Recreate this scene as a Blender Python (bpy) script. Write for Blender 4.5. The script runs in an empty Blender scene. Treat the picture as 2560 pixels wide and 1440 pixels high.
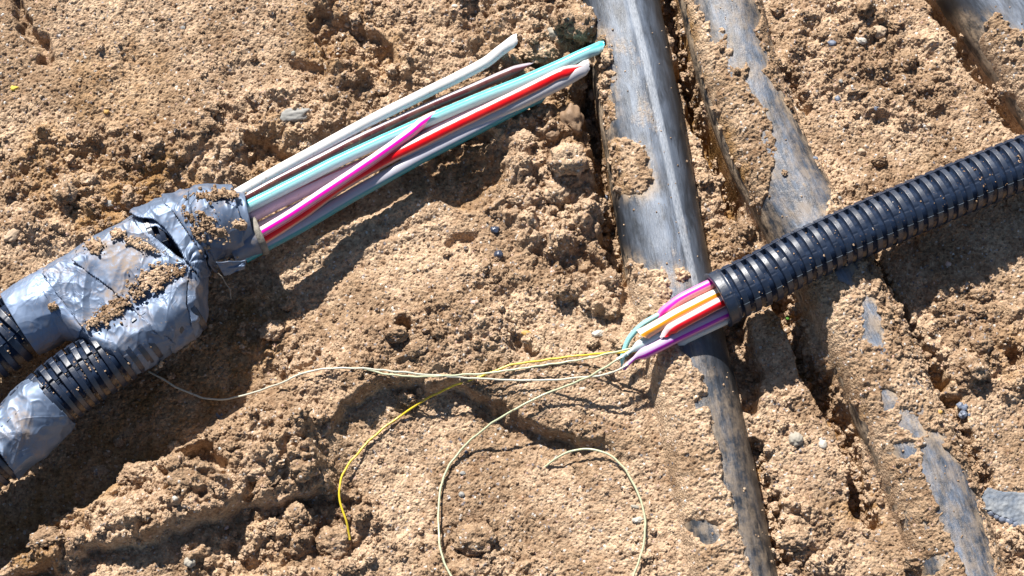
import bpy, math, random
import numpy as np

# ------------------------------------------------------------------ units
# lengths are written in U; 1 U = 0.3 mm (one pixel of the 2560 px photo at the ground, mid-frame)
S = 0.0003
scn = bpy.context.scene
COL = scn.collection

# ------------------------------------------------------------------ camera
FD = 4700.0                      # camera distance from the aim point
TILT = math.radians(18)
CR = np.array([1.0, 0, 0]); CU = np.array([0, math.cos(TILT), math.sin(TILT)])
CF = np.array([0, math.sin(TILT), -math.cos(TILT)])
CP = -CF * FD
cam = bpy.data.cameras.new('camera'); camo = bpy.data.objects.new('camera', cam); COL.objects.link(camo)
cam.sensor_width = 36; cam.lens = 36 * FD / 2560
cam.clip_start = 0.05; cam.clip_end = 100
camo.location = CP * S; camo.rotation_euler = (TILT, 0, 0)
scn.camera = camo

# ------------------------------------------------------------------ light
SUN_EL = math.radians(43); SUN_AZ = math.radians(-23)      # azimuth from +Y towards +X
w = bpy.data.worlds.new('World'); scn.world = w; w.use_nodes = True
nt = w.node_tree; sky = nt.nodes.new('ShaderNodeTexSky'); sky.sky_type = 'NISHITA'; sky.sun_disc = False
sky.sun_elevation = SUN_EL; sky.sun_rotation = SUN_AZ; sky.air_density = 1.2; sky.dust_density = 0.6; sky.ozone_density = 1.5
nt.links.new(sky.outputs[0], nt.nodes['Background'].inputs[0]); nt.nodes['Background'].inputs[1].default_value = 0.045
sl = bpy.data.lights.new('sun', 'SUN'); sl.energy = 5.0; sl.angle = math.radians(0.8); sl.color = (1.0, 0.955, 0.885)
so = bpy.data.objects.new('sun', sl); COL.objects.link(so)
so.rotation_euler = (math.pi/2 - SUN_EL, 0, math.pi - SUN_AZ)
scn.view_settings.view_transform = 'Standard'; scn.view_settings.look = 'None'
scn.view_settings.exposure = 0.90; scn.view_settings.gamma = 1

# ------------------------------------------------------------------ numpy helpers
def at(px, py, z=0.0):
    """world point (U) at height z seen at photo pixel px, py"""
    px = np.asarray(px, float); py = np.asarray(py, float); z = np.asarray(z, float)
    d = CF + ((px-1280)/FD)[..., None]*CR + ((720-py)/FD)[..., None]*CU
    t = (z - CP[2]) / d[..., 2]
    return CP + d*t[..., None]
def proj(P):
    r = P - CP; dep = r @ CF
    return 1280 + FD*(r @ CR)/dep, 720 - FD*(r @ CU)/dep
def smooth(x): x = np.clip(x, 0, 1); return x*x*(3-2*x)
_rs = np.random.RandomState(7)
PERM = _rs.permutation(256); PERM = np.concatenate([PERM, PERM, PERM])
G2 = np.stack([np.cos(np.arange(256)*2.399), np.sin(np.arange(256)*2.399)], -1)
G3 = _rs.normal(size=(256, 3)); G3 /= np.linalg.norm(G3, axis=1)[:, None]
RND = _rs.rand(256, 3)
def perlin2(x, y, seed=0):
    x = x + seed*17.13; y = y + seed*9.71
    xi = np.floor(x).astype(int); yi = np.floor(y).astype(int); xf = x-xi; yf = y-yi
    u = xf*xf*xf*(xf*(xf*6-15)+10); v = yf*yf*yf*(yf*(yf*6-15)+10)
    def g(ix, iy, dx, dy):
        h = G2[PERM[PERM[ix & 255] + (iy & 255)]]; return h[..., 0]*dx + h[..., 1]*dy
    a = g(xi, yi, xf, yf); b = g(xi+1, yi, xf-1, yf); c = g(xi, yi+1, xf, yf-1); d = g(xi+1, yi+1, xf-1, yf-1)
    return 1.5*((a*(1-u)+b*u)*(1-v) + (c*(1-u)+d*u)*v)
def perlin3(P, seed=0):
    P = P + seed*13.37
    I = np.floor(P).astype(int); F = P - I; W = F*F*F*(F*(F*6-15)+10); out = 0
    for a in (0, 1):
        for b in (0, 1):
            for c in (0, 1):
                h = G3[PERM[PERM[PERM[(I[..., 0]+a) & 255] + ((I[..., 1]+b) & 255)] + ((I[..., 2]+c) & 255)]]
                dd = F - np.array([a, b, c])
                wt = (W[..., 0] if a else 1-W[..., 0])*(W[..., 1] if b else 1-W[..., 1])*(W[..., 2] if c else 1-W[..., 2])
                out = out + wt*np.sum(h*dd, -1)
    return 1.6*out
def worley2(x, y, seed=0):
    x = x + seed*5.3; y = y + seed*3.7
    xi = np.floor(x).astype(int); yi = np.floor(y).astype(int)
    F1 = np.full(x.shape, 9.0); F2 = np.full(x.shape, 9.0); R = np.zeros(x.shape)
    for a in (-1, 0, 1):
        for b in (-1, 0, 1):
            h = RND[PERM[PERM[(xi+a) & 255] + ((yi+b) & 255)]]
            d = np.hypot(xi+a+h[..., 0]-x, yi+b+h[..., 1]-y)
            c = d < F1
            F2 = np.where(c, F1, np.minimum(F2, d)); R = np.where(c, h[..., 2], R); F1 = np.where(c, d, F1)
    return F1, F2, R
def catmull(pts, step):
    P = np.asarray(pts, float); n = len(P); P = np.vstack([2*P[0]-P[1], P, 2*P[-1]-P[-2]]); out = []
    for i in range(1, n):
        p0, p1, p2, p3 = P[i-1], P[i], P[i+1], P[i+2]
        k = max(2, int(np.linalg.norm((p2-p1)[:3])/step)+1)
        t = (np.arange(k)/k)[:, None]
        out.append(0.5*((2*p1)+(-p0+p2)*t+(2*p0-5*p1+4*p2-p3)*t*t+(-p0+3*p1-3*p2+p3)*t**3))
    out.append(P[n][None]); return np.vstack(out)
def resample(P, step):
    L = np.concatenate([[0], np.cumsum(np.linalg.norm(np.diff(P[:, :3], axis=0), axis=1))])
    n = max(3, int(round(L[-1]/step))+1); s = np.linspace(0, L[-1], n)
    return np.stack([np.interp(s, L, P[:, k]) for k in range(P.shape[1])], 1), s
def chain_dist(px, py, chain):
    """(distance minus local radius, i.e. <0 inside) of a chain of (x, y, r)"""
    best = np.full(px.shape, 1e9); c = np.asarray(chain, float)
    if len(c) == 1: return np.hypot(px-c[0, 0], py-c[0, 1]) - c[0, 2]
    for i in range(len(c)-1):
        ax, ay, ar = c[i]; bx, by, br = c[i+1]; dx, dy = bx-ax, by-ay
        t = np.clip(((px-ax)*dx+(py-ay)*dy)/(dx*dx+dy*dy), 0, 1)
        best = np.minimum(best, np.hypot(px-ax-t*dx, py-ay-t*dy) - (ar+t*(br-ar)))
    return best
def in_poly(px, py, poly):
    ins = np.zeros(px.shape, bool); n = len(poly)
    for i in range(n):
        x1, y1 = poly[i]; x2, y2 = poly[(i+1) % n]
        if y1 == y2: continue
        c = ((y1 > py) != (y2 > py)) & (px < (x2-x1)*(py-y1)/(y2-y1)+x1); ins ^= c
    return ins

# ------------------------------------------------------------------ mesh helpers
def mk(name, V, F, mat, parent=None, smooth_=True, uv=None, attrs=None, org=None):
    V = np.asarray(V, np.float64)
    if org is not None: V = V - np.asarray(org)
    V = V*S; F = np.asarray(F, np.int32); k = F.shape[1]
    me = bpy.data.meshes.new(name); me.vertices.add(len(V)); me.vertices.foreach_set('co', V.astype(np.float32).ravel())
    me.loops.add(F.size); me.loops.foreach_set('vertex_index', F.ravel())
    me.polygons.add(len(F)); me.polygons.foreach_set('loop_start', np.arange(0, F.size, k, dtype=np.int32))
    try: me.polygons.foreach_set('loop_total', np.full(len(F), k, np.int32))
    except Exception: pass
    me.polygons.foreach_set('use_smooth', np.full(len(F), smooth_, bool))
    if uv is not None:
        l = me.uv_layers.new(name='UVMap'); l.data.foreach_set('uv', np.asarray(uv, np.float32)[F.ravel()].ravel())
    for an, av in (attrs or {}).items():
        a = me.attributes.new(an, 'FLOAT', 'POINT'); a.data.foreach_set('value', np.asarray(av, np.float32))
    me.update(calc_edges=True); me.validate()
    if mat: me.materials.append(mat)
    o = bpy.data.objects.new(name, me); COL.objects.link(o)
    if parent: o.parent = parent
    if org is not None: o.location = np.asarray(org)*S - (np.array(parent.location) if parent else 0)
    elif parent: o.location = -np.array(parent.location)
    return o
def tag(o, label=None, cat=None, group=None, kind=None):
    if label: o['label'] = label
    if cat: o['category'] = cat
    if group: o['group'] = group
    if kind: o['kind'] = kind
    return o
def thing(name, label, cat, P, group=None):
    o = bpy.data.objects.new(name, None); COL.objects.link(o); o.location = np.asarray(P)*S
    o.empty_display_size = 0.01
    return tag(o, label, cat, group)
def grid_faces(n, m):
    i = np.arange(n-1)[:, None]*m + np.arange(m-1)[None, :]
    return np.stack([i, i+1, i+m+1, i+m], -1).reshape(-1, 4)
def frames(P):
    T = np.gradient(P, axis=0); T /= np.linalg.norm(T, axis=1)[:, None]
    side = np.cross(T, [0, 0, 1.0]); side /= np.linalg.norm(side, axis=1)[:, None]
    return T, side, np.cross(side, T)
def sweep(P, R, nseg=20, aspect=None, rot=0.0, v0=0.0, v1=1.0, radial=None):
    """tube along P; v = 0 underside, .25 far (north) side, .5 top, .75 near side"""
    T, sd, up = frames(P); n = len(P); R = np.broadcast_to(R, (n,))
    v = np.linspace(v0, v1, nseg+1); a = 2*np.pi*v
    rr = R[:, None]*np.ones(nseg+1) if radial is None else radial
    hy = np.ones(n) if aspect is None else np.broadcast_to(aspect, (n,))
    c = -np.cos(a)[None, :]*rr*hy[:, None]; s = -np.sin(a)[None, :]*rr/np.sqrt(hy)[:, None]
    if np.ndim(rot) or rot:
        rt = np.broadcast_to(rot, (n,))[:, None]; c, s = c*np.cos(rt)-s*np.sin(rt), c*np.sin(rt)+s*np.cos(rt)
    V = P[:, None, :] + c[..., None]*up[:, None, :] + s[..., None]*sd[:, None, :]
    L = np.concatenate([[0], np.cumsum(np.linalg.norm(np.diff(P, axis=0), axis=1))])
    uv = np.stack(np.broadcast_arrays(L[:, None]*S, v[None, :]), -1).reshape(-1, 2)
    return V.reshape(-1, 3), grid_faces(n, nseg+1)[:, ::-1], uv
def ico(sub):
    import bmesh
    bm = bmesh.new(); bmesh.ops.create_icosphere(bm, subdivisions=sub, radius=1)
    V = np.array([v.co[:] for v in bm.verts]); F = np.array([[v.index for v in f.verts] for f in bm.faces]); bm.free(); return V, F
ICO = {k: ico(k) for k in (1, 2, 3, 4, 5)}

# ------------------------------------------------------------------ materials
class M:
    def __init__(s, name):
        s.m = bpy.data.materials.new(name); s.m.use_nodes = True; s.t = s.m.node_tree; s.b = s.t.nodes['Principled BSDF']
    def n(s, typ, **kw):
        nd = s.t.nodes.new('ShaderNode'+typ)
        for k, v in kw.items():
            if hasattr(nd, k): setattr(nd, k, v)
            else: nd.inputs[k.replace('_', ' ')].default_value = v
        return nd
    def l(s, a, b): s.t.links.new(a, b)
    def noise(s, vec, scale, detail=4, rough=.55, dist=0.0):
        nd = s.n('TexNoise'); nd.inputs['Scale'].default_value = scale; nd.inputs['Detail'].default_value = detail
        nd.inputs['Roughness'].default_value = rough; nd.inputs['Distortion'].default_value = dist
        if vec: s.l(vec, nd.inputs['Vector'])
        return nd.outputs['Fac']
    def ramp(s, fac, stops, interp='LINEAR'):
        nd = s.n('ValToRGB'); cr = nd.color_ramp; cr.interpolation = interp
        while len(cr.elements) < len(stops): cr.elements.new(0.5)
        for e, (p, c) in zip(cr.elements, stops):
            e.position = p; e.color = (c, c, c, 1) if np.isscalar(c) else (*c, 1)
        s.l(fac, nd.inputs[0]); return nd.outputs[0]
    def mix(s, fac, a, b, bt='MIX'):
        nd = s.n('Mix'); nd.data_type = 'RGBA'; nd.blend_type = bt
        for sock, v in ((nd.inputs[0], fac), (nd.inputs[6], a), (nd.inputs[7], b)):
            if hasattr(v, 'is_linked'): s.l(v, sock)
            elif np.isscalar(v): sock.default_value = v
            else: sock.default_value = (*v, 1)
        return nd.outputs[2]
    def math(s, op, a, b=0.0, c=None, clamp=False):
        nd = s.n('Math'); nd.operation = op; nd.use_clamp = clamp
        for k, v in enumerate((a, b) + ((c,) if c is not None else ())):
            if hasattr(v, 'is_linked'): s.l(v, nd.inputs[k])
            else: nd.inputs[k].default_value = v
        return nd.outputs[0]
    def attr(s, name): nd = s.n('Attribute'); nd.attribute_name = name; return nd.outputs['Fac']
    def obj(s): return s.n('NewGeometry').outputs['Position']
    def map(s, vec, sc): nd = s.n('Mapping'); nd.inputs['Scale'].default_value = sc; s.l(vec, nd.inputs[0]); return nd.outputs[0]
    def bump(s, h, dist, strength=1.0):
        nd = s.n('Bump'); nd.inputs['Strength'].default_value = strength; nd.inputs['Distance'].default_value = dist
        s.l(h, nd.inputs['Height']); s.l(nd.outputs[0], s.b.inputs['Normal']); return nd
    def col(s, c):
        if hasattr(c, 'is_linked'): s.l(c, s.b.inputs['Base Color'])
        else: s.b.inputs['Base Color'].default_value = (*c, 1)
    def set(s, k, v):
        if hasattr(v, 'is_linked'): s.l(v, s.b.inputs[k])
        else: s.b.inputs[k].default_value = v

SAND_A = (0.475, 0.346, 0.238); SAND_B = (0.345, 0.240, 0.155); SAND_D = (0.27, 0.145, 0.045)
def sand_color(m, vec, damp_shade=None):
    """colour of the sandy soil: broad tone, grain tone, odd grains"""
    broad = m.ramp(m.noise(vec, 14, 5, .6), [(.33, (0.31, 0.213, 0.138)), (.44, SAND_B), (.53, SAND_A), (.7, (0.53, 0.395, 0.272))])
    mid = m.ramp(m.noise(vec, 130, 4, .6), [(.3, (.62, .55, .50)), (.55, (1, 1, 1)), (.75, (1.12, 1.1, 1.05))])
    c = m.mix(1.0, broad, mid, 'MULTIPLY')
    vo = m.n('TexVoronoi'); vo.inputs['Scale'].default_value = 620; m.l(vec, vo.inputs['Vector'])
    sx = m.n('SeparateColor'); m.l(vo.outputs['Color'], sx.inputs[0])
    g = m.ramp(sx.outputs[0], [(0, (.62, .57, .54)), (.3, (.90, .88, .86)), (.75, (1.06, 1.05, 1.04)), (1, (1.35, 1.33, 1.30))])
    c = m.mix(0.85, c, g, 'MULTIPLY')
    odd = m.math('GREATER_THAN', sx.outputs[1], .965)
    oc = m.ramp(sx.outputs[2], [(0, (.62, .58, .54)), (.3, (.16, .16, .19)), (.5, (.62, .42, .34)), (.7, (.3, .29, .3)), (.85, (.72, .70, .66))], 'CONSTANT')
    c = m.mix(m.math('MULTIPLY', odd, .75), c, oc)
    if damp_shade is not None: c = m.mix(damp_shade, c, m.mix(1.0, SAND_D, g, 'MULTIPLY'))
    return c, vo.outputs['Distance']
def soil_mat(name, with_damp_shade=False):
    m = M(name); vec = m.obj(); damp_shade = None
    if with_damp_shade:
        damp_shade = m.math('MULTIPLY', m.attr('damp_shade'), m.ramp(m.noise(vec, 45, 4, .6), [(.3, 0.35), (.6, 1.0)]), clamp=True)
    c, vd = sand_color(m, vec, damp_shade); m.col(c)
    m.set('Roughness', .95); m.set('Specular IOR Level', .12)
    h = m.math('ADD', m.math('MULTIPLY', m.noise(vec, 700, 3, .7), 1.0), m.math('MULTIPLY', vd, -.7))
    m.bump(h, .0013, .9); return m.m
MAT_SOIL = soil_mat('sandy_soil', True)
MAT_CLOD = soil_mat('soil_clod')

def plastic_pipe_mat(name, stripe=None, seed=0, dust=.5):
    m = M(name); uv = m.n('UVMap').outputs[0]; pos = m.obj()
    st = m.noise(m.map(uv, (24, 15+.3*seed, 1)), 1.0, 7, .68, .8)          # long scuff streaks
    fine = m.noise(m.map(uv, (70, 150, 1)), 1.0, 6, .72, .5)
    base = m.ramp(st, [(.3, (.022, .030, .048)), (.5, (.07, .092, .135)), (.68, (.22, .27, .36))])  # scuffed black tinted blue, sky sheen put into the colour
    base = m.mix(.3, base, m.ramp(fine, [(.35, (.02, .026, .04)), (.7, (.30, .345, .43))]))
    if stripe:       # the far stretch is chalky with scuffs, the near one cleaner
        sxl = m.n('SeparateXYZ'); m.l(uv, sxl.inputs[0]); near = m.ramp(sxl.outputs[0], [(.26, .42), (.34, 1)]); far_ = m.ramp(sxl.outputs[0], [(.29, 0), (.36, .45)])
        base = m.mix(1.0, base, near, 'MULTIPLY'); base = m.mix(far_, base, m.mix(fine, (.07, .09, .125), (.24, .285, .36)))
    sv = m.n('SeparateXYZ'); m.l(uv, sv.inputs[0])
    topm = m.ramp(m.math('ADD', m.math('ABSOLUTE', m.math('SUBTRACT', sv.outputs[1], .495)), m.math('MULTIPLY', m.math('SUBTRACT', m.noise(m.map(uv, (16, 26, 1)), 1.0, 5, .65), .5), .12)), [(.05, 1), (.15, .28), (.21, .10)])  # top scuffs fade out; sides also darkened in the colour as round shading
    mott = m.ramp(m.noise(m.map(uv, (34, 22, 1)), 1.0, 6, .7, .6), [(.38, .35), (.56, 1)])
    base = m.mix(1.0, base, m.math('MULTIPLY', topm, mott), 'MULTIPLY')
    dn = m.math('MULTIPLY_ADD', m.noise(m.map(uv, (7, 9, 1)), 1.0, 6, .68, .5), .5, m.math('MULTIPLY', m.noise(pos, 26, 6, .65, .3), .5))
    df = m.ramp(dn, [(.57-.12*dust, 0), (.65, .85)])
    df = m.math('MULTIPLY', df, m.ramp(m.noise(pos, 330, 4, .7), [(.36, .25), (.58, 1)]))
    dd_ = m.math('MULTIPLY', m.attr('dust'), m.ramp(m.math('ADD', m.math('MULTIPLY', m.noise(pos, 95, 6, .72), .5), m.math('MULTIPLY', m.noise(m.map(uv, (50, 30, 1)), 1.0, 6, .7), .5)), [(.44, .0), (.58, .9)]))
    df = m.math('MAXIMUM', df, dd_)
    base = m.mix(df, base, (.43, .315, .205))
    if stripe:
        sx = m.n('SeparateXYZ'); m.l(uv, sx.inputs[0])
        wob = m.math('MULTIPLY', m.math('SUBTRACT', m.noise(m.map(uv, (14, 3, 1)), 1, 3, .5), .5), .010)
        cen = m.math('MULTIPLY_ADD', sx.outputs[0], -.2, stripe + .062); d = m.math('ABSOLUTE', m.math('SUBTRACT', m.math('ADD', sx.outputs[1], wob), cen))
        sf = m.ramp(m.math('MULTIPLY', d, 31), [(.36, 1), (.60, 0)])
        sf = m.math('MULTIPLY', sf, m.ramp(m.math('MULTIPLY', sx.outputs[0], 1.0), [(.285, 0), (.31, 1)]))
        sf = m.math('MULTIPLY', sf, m.ramp(m.noise(m.map(uv, (200, 420, 1)), 1, 5, .75), [(.40, .2), (.56, 1)]))
        base = m.mix(m.math('MULTIPLY', sf, .75), base, (.44, .47, .52))
    m.col(base); m.set('Roughness', m.math('ADD', m.math('MULTIPLY', df, .3), m.math('MULTIPLY_ADD', st, .35, .27), clamp=True)); m.set('Specular IOR Level', 1.0)
    m.bump(m.math('ADD', m.math('MULTIPLY', df, 1.5), m.noise(m.map(uv, (120, 300, 1)), 1, 4, .7)), .0006, .6)
    return m.m
def conduit_mat(name, dirt=.5):
    m = M(name); uv = m.n('UVMap').outputs[0]; pos = m.obj(); sx = m.n('SeparateXYZ'); m.l(uv, sx.inputs[0])
    base = m.ramp(m.noise(m.map(uv, (90, 30, 1)), 1, 5, .6), [(.3, (.006, .012, .028)), (.7, (.018, .030, .060))])
    low = m.math('MULTIPLY', m.math('SUBTRACT', sx.outputs[1], .60), 2.6, clamp=True)
    f = m.math('ADD', m.math('MULTIPLY', m.attr('groove'), .05 + .3*dirt), m.math('MULTIPLY', low, m.math('MULTIPLY', m.attr('groove'), 1.1)))
    f = m.math('ADD', f, m.math('SUBTRACT', m.noise(pos, 90, 5, .65), .62))
    f = m.ramp(f, [(.28, 0), (.5, .9)])
    spk = m.ramp(m.noise(pos, 520, 2, .5), [(.66, 0), (.72, .8)])
    f = m.math('MAXIMUM', f, m.math('MULTIPLY', spk, .3))
    m.col(m.mix(f, base, (.30, .20, .12))); m.set('Roughness', m.math('ADD', m.math('MULTIPLY', f, .5), .40, clamp=True))
    m.set('Specular IOR Level', m.math('MULTIPLY_ADD', m.attr('groove'), -.75, .8))
    m.bump(m.math('ADD', f, m.math('MULTIPLY', m.noise(m.map(uv, (200, 60, 1)), 1, 4, .6), .5)), .0006, .5); return m.m
def tape_mat(name, dirt=.4, tone=1.0):
    m = M(name); pos = m.obj(); sx = m.n('SeparateXYZ'); m.l(pos, sx.inputs[0])
    base = m.ramp(m.noise(pos, 30, 4, .6), [(.3, (.095*tone, .132*tone, .21*tone)), (.7, (.155*tone, .205*tone, .295*tone))])  # grey tape tinted blue, sky reflection put into the base colour
    low = m.math('MULTIPLY', m.math('SUBTRACT', .016, sx.outputs[2]), 38, clamp=True)      # soil smeared on close to the ground
    d = m.math('ADD', m.math('MULTIPLY', low, .55), m.math('SUBTRACT', m.noise(pos, 60, 6, .7), .66 - .1*dirt))
    d = m.ramp(d, [(.02, 0), (.26, .8)])
    film = m.math('MULTIPLY', m.ramp(m.noise(pos, 500, 3, .6), [(.62, 0), (.72, .9)]), m.ramp(m.noise(pos, 40, 3), [(.4, .1), (.6, 1)]))
    d = m.math('MAXIMUM', d, film); d = m.math('MAXIMUM', d, m.math('MULTIPLY', m.ramp(m.noise(pos, 26, 6, .7, .6), [(.50, 0), (.66, .75)]), m.ramp(m.noise(pos, 240, 4, .7), [(.35, .15), (.6, 1)])))
    m.col(m.mix(d, base, (.36, .255, .16)))
    m.set('Metallic', m.math('MULTIPLY', m.math('SUBTRACT', 1.0, d), .4)); 
    m.set('Roughness', m.math('ADD', m.math('MULTIPLY', d, .5), m.ramp(m.noise(pos, 50, 4), [(.3, .42), (.7, .56)]), clamp=True))
    h = m.math('ADD', m.math('MULTIPLY', m.noise(pos, 34, 3, .45, .6), 1.0), m.math('MULTIPLY', d, .15))
    rg = m.math('ABSOLUTE', m.math('SUBTRACT', m.noise(pos, 19, 3, .45, 1.0), .5)); rg = m.ramp(rg, [(0, 1), (.03, .45), (.12, 0)])
    rg2 = m.math('ABSOLUTE', m.math('SUBTRACT', m.noise(pos, 85, 2, .5, .8), .5)); rg2 = m.math('MULTIPLY', m.ramp(rg2, [(0, 1), (.05, 0)]), m.ramp(m.noise(pos, 22, 2), [(.52, 0), (.64, .35)]))
    h = m.math('ADD', m.math('MULTIPLY', h, .35), m.math('ADD', m.math('MULTIPLY', rg, m.ramp(m.noise(pos, 16, 2), [(.38, .15), (.6, 1)])), rg2))
    m.bump(h, .0018, .3); return m.m
def duct_mat(name, stops, dirt=.25, sss=.25, interp='LINEAR'):
    """milky plastic tube with printed colour stripes and some painted highlight bands running along it (v = angle)"""
    m = M(name); uv = m.n('UVMap').outputs[0]; pos = m.obj(); sx = m.n('SeparateXYZ'); m.l(uv, sx.inputs[0])
    c = m.ramp(sx.outputs[1], stops, interp)
    f = m.math('MULTIPLY', m.ramp(m.noise(pos, 420, 3, .7), [(.60, 0), (.68, 1)]), m.ramp(m.noise(pos, 35, 3), [(.45, 0), (.62, 1)]))
    f = m.math('MULTIPLY', f, dirt*2.4, clamp=True)
    scr = m.ramp(m.noise(m.map(uv, (40, 130, 1)), 1.0, 5, .75), [(.60, 0), (.66, .5)]); f = m.math('MAXIMUM', f, m.math('MULTIPLY', scr, dirt*1.3))
    film = m.ramp(m.noise(pos, 60, 4, .6), [(.45, 0), (.75, dirt*.6)])
    m.col(m.mix(f, m.mix(film, c, (.42, .31, .21)), (.32, .22, .13)))
    m.set('Roughness', .3); m.set('Subsurface Weight', sss); m.b.inputs['Subsurface Radius'].default_value = (1, .8, .7); m.set('Subsurface Scale', .002)
    m.bump(m.noise(m.map(uv, (300, 12, 1)), 1, 3), .0004, .15); return m.m
def plain_mat(name, c1, c2, scale=120, rough=.8, bump=.0008, spec=.3):
    m = M(name); pos = m.n('TexCoord').outputs['Object']
    m.col(m.ramp(m.noise(pos, scale, 6, .65), [(.3, c1), (.7, c2)])); m.set('Roughness', rough); m.set('Specular IOR Level', spec)
    m.bump(m.noise(pos, scale*3, 5, .7), bump, .7); return m.m

# ------------------------------------------------------------------ buried pipes (axes as photo pixel, height)
PIPES = {
 'a': dict(R=107, z=-12, pts=[(1470,-420),(1510,-160),(1545,0),(1608,330),(1655,600),(1697,820),(1738,1000),(1782,1200),(1830,1440),(1880,1640),(1940,1860)]),
 'b': dict(R=106, z=8, pts=[(1730,-420),(1765,-160),(1800,0),(1850,200),(1925,400),(1990,520),(2075,680),(2155,830),(2228,1000),(2315,1200),(2400,1440),(2480,1650),(2560,1860)]),
 'c': dict(R=118, z=-8, pts=[(2180,-440),(2310,-240),(2432,-60),(2535,90),(2655,270),(2800,480),(2960,700)]),
}
for p in PIPES.values():
    a = np.array(p['pts'], float); W_ = at(a[:, 0], a[:, 1], p['z'])
    p['ext'] = 8*np.linalg.norm(W_[-1]-W_[-2]); W_ = np.vstack([W_[0]+(W_[0]-W_[1])*8, W_, W_[-1]+(W_[-1]-W_[-2])*8])      # the pipes run on well past the picture
    p['P'] = resample(catmull(W_, 12), 12)[0]

# ------------------------------------------------------------------ ground height field
def axis_coords(lo, hi, step, far):
    core = np.arange(lo, hi, step); out = []; d = step; x = hi
    while x < far: out.append(x); d *= 1.03; x += d
    out = np.array(out); neg = []; d = step; x = lo - step
    while x > -far: neg.append(x); d *= 1.03; x -= d
    return np.concatenate([np.array(neg)[::-1], core, out])
c4 = at(np.array([0, 2560, 0, 2560.]), np.array([0, 0, 1440, 1440.]), 0)
GX = axis_coords(c4[:, 0].min()-50, c4[:, 0].max()+50, 2.05, 26000)
GY = axis_coords(c4[:, 1].min()-70, c4[:, 1].max()+60, 2.05, 26000)
X, Y = np.meshgrid(GX, GY)
PX, PY = proj(np.stack([X, Y, np.zeros_like(X)], -1))
far_fade = smooth(1.6 - np.maximum(np.abs(X)/2200, np.abs(Y)/1500))
far_fade = np.clip(far_fade, 0, 1)

def sanity(): pass
# broad levels
CTRL = [(0,0,30),(300,200,18),(600,100,14),(900,60,0),(1200,60,16),(1430,90,34),(420,480,-18),(150,470,2),(0,620,20),(700,330,0),(1100,440,-34),(900,530,-36),
 (760,660,-40),(640,800,-40),(500,930,-70),(300,1080,-85),(100,1260,-90),(-100,1150,-60),(1130,760,14),(1320,600,-4),(1400,420,22),(1360,290,-34),(1465,260,-50),(1330,850,12),(980,840,16),
 (760,1000,20),(560,1160,48),(260,1300,36),(100,1400,6),(600,1400,-44),(850,1300,-26),(1120,1150,-22),(1400,1250,-14),(1650,1200,14),(1620,980,26),
 (2000,1150,4),(1940,920,6),(2480,1000,18),(2400,700,6),(2200,250,8),(2300,100,6),(2050,120,0),(1730,500,-30),(2560,1200,26),(2520,1400,16),(1150,200,8),(450,330,6)]
num = 0; den = 1e-9
for cx, cy, ch in CTRL:
    wgt = np.exp(-((PX-cx)**2+(PY-cy)**2)/(2*120.0**2)) + 1e-7/(1+((PX-cx)**2+(PY-cy)**2)/1e5); num = num+wgt*ch; den = den+wgt
H = num/den
wx = PX + 26*perlin2(X/90, Y/90, 3) + 10*perlin2(X/34, Y/34, 4) + 5*perlin2(X/13, Y/13, 5)
wy = PY + 26*perlin2(X/90, Y/90, 6) + 10*perlin2(X/34, Y/34, 7) + 5*perlin2(X/13, Y/13, 8)
def line_d(pts, x, y):
    p = np.array(pts, float); return y - np.interp(x, p[:, 0], p[:, 1])
# hollow with a scarp below the loose strands
d = line_d([(820,1060),(862,1005),(900,962),(1000,938),(1120,945),(1230,985),(1330,1035),(1450,1085),(1560,1112),(1700,1150)], wx, wy)
fx = smooth((PX-800)/80)*smooth((1640-PX)/260)
H -= 64*fx*smooth(d/26)*np.exp(-np.clip(d, 0, None)/210)
# trench side: ground drops north of the crust
d = -line_d([(-200,1520),(0,1418),(150,1290),(230,1232),(300,1172),(400,1148),(500,1085),(600,1020),(700,965),(800,915),(900,870)], wx, wy)
fx = smooth((900-PX)/200)
H -= 62*fx*smooth(d/22)*np.exp(-np.clip(d, 0, None)/260)
# crust stands proud of a lower, shaded hollow to its south
d = line_d([(-200,1560),(0,1445),(150,1372),(330,1338),(500,1300),(640,1240),(760,1215),(900,1210)], wx, wy)
fx = smooth((940-PX)/120)
H -= 66*fx*smooth(d/22)*np.exp(-np.clip(d, 0, None)/170)
# imprint under the coloured tubes
for k, (h, wd) in enumerate([(22, 12), (12, 10), (9, 9)]):
    o = k*34
    dd = chain_dist(wx*.25+PX*.75, wy*.25+PY*.75, [(690+o*.4,645+o,2),(860+o*.4,560+o,3),(960+o*.4,528+o,3),(1062+o*.4,492+o,2)])
    H += h*np.exp(-np.clip(dd, 0, None)**2/(2*wd*wd))
H -= 26*smooth(1-np.clip(chain_dist(wx, wy, [(1150,430,70),(1190,420,80)]), 0, None)/30)
H += 26*smooth(1-np.clip(chain_dist(wx, wy, [(1240,370,14),(1270,430,10),(1235,500,8)]), 0, None)/24)
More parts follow.
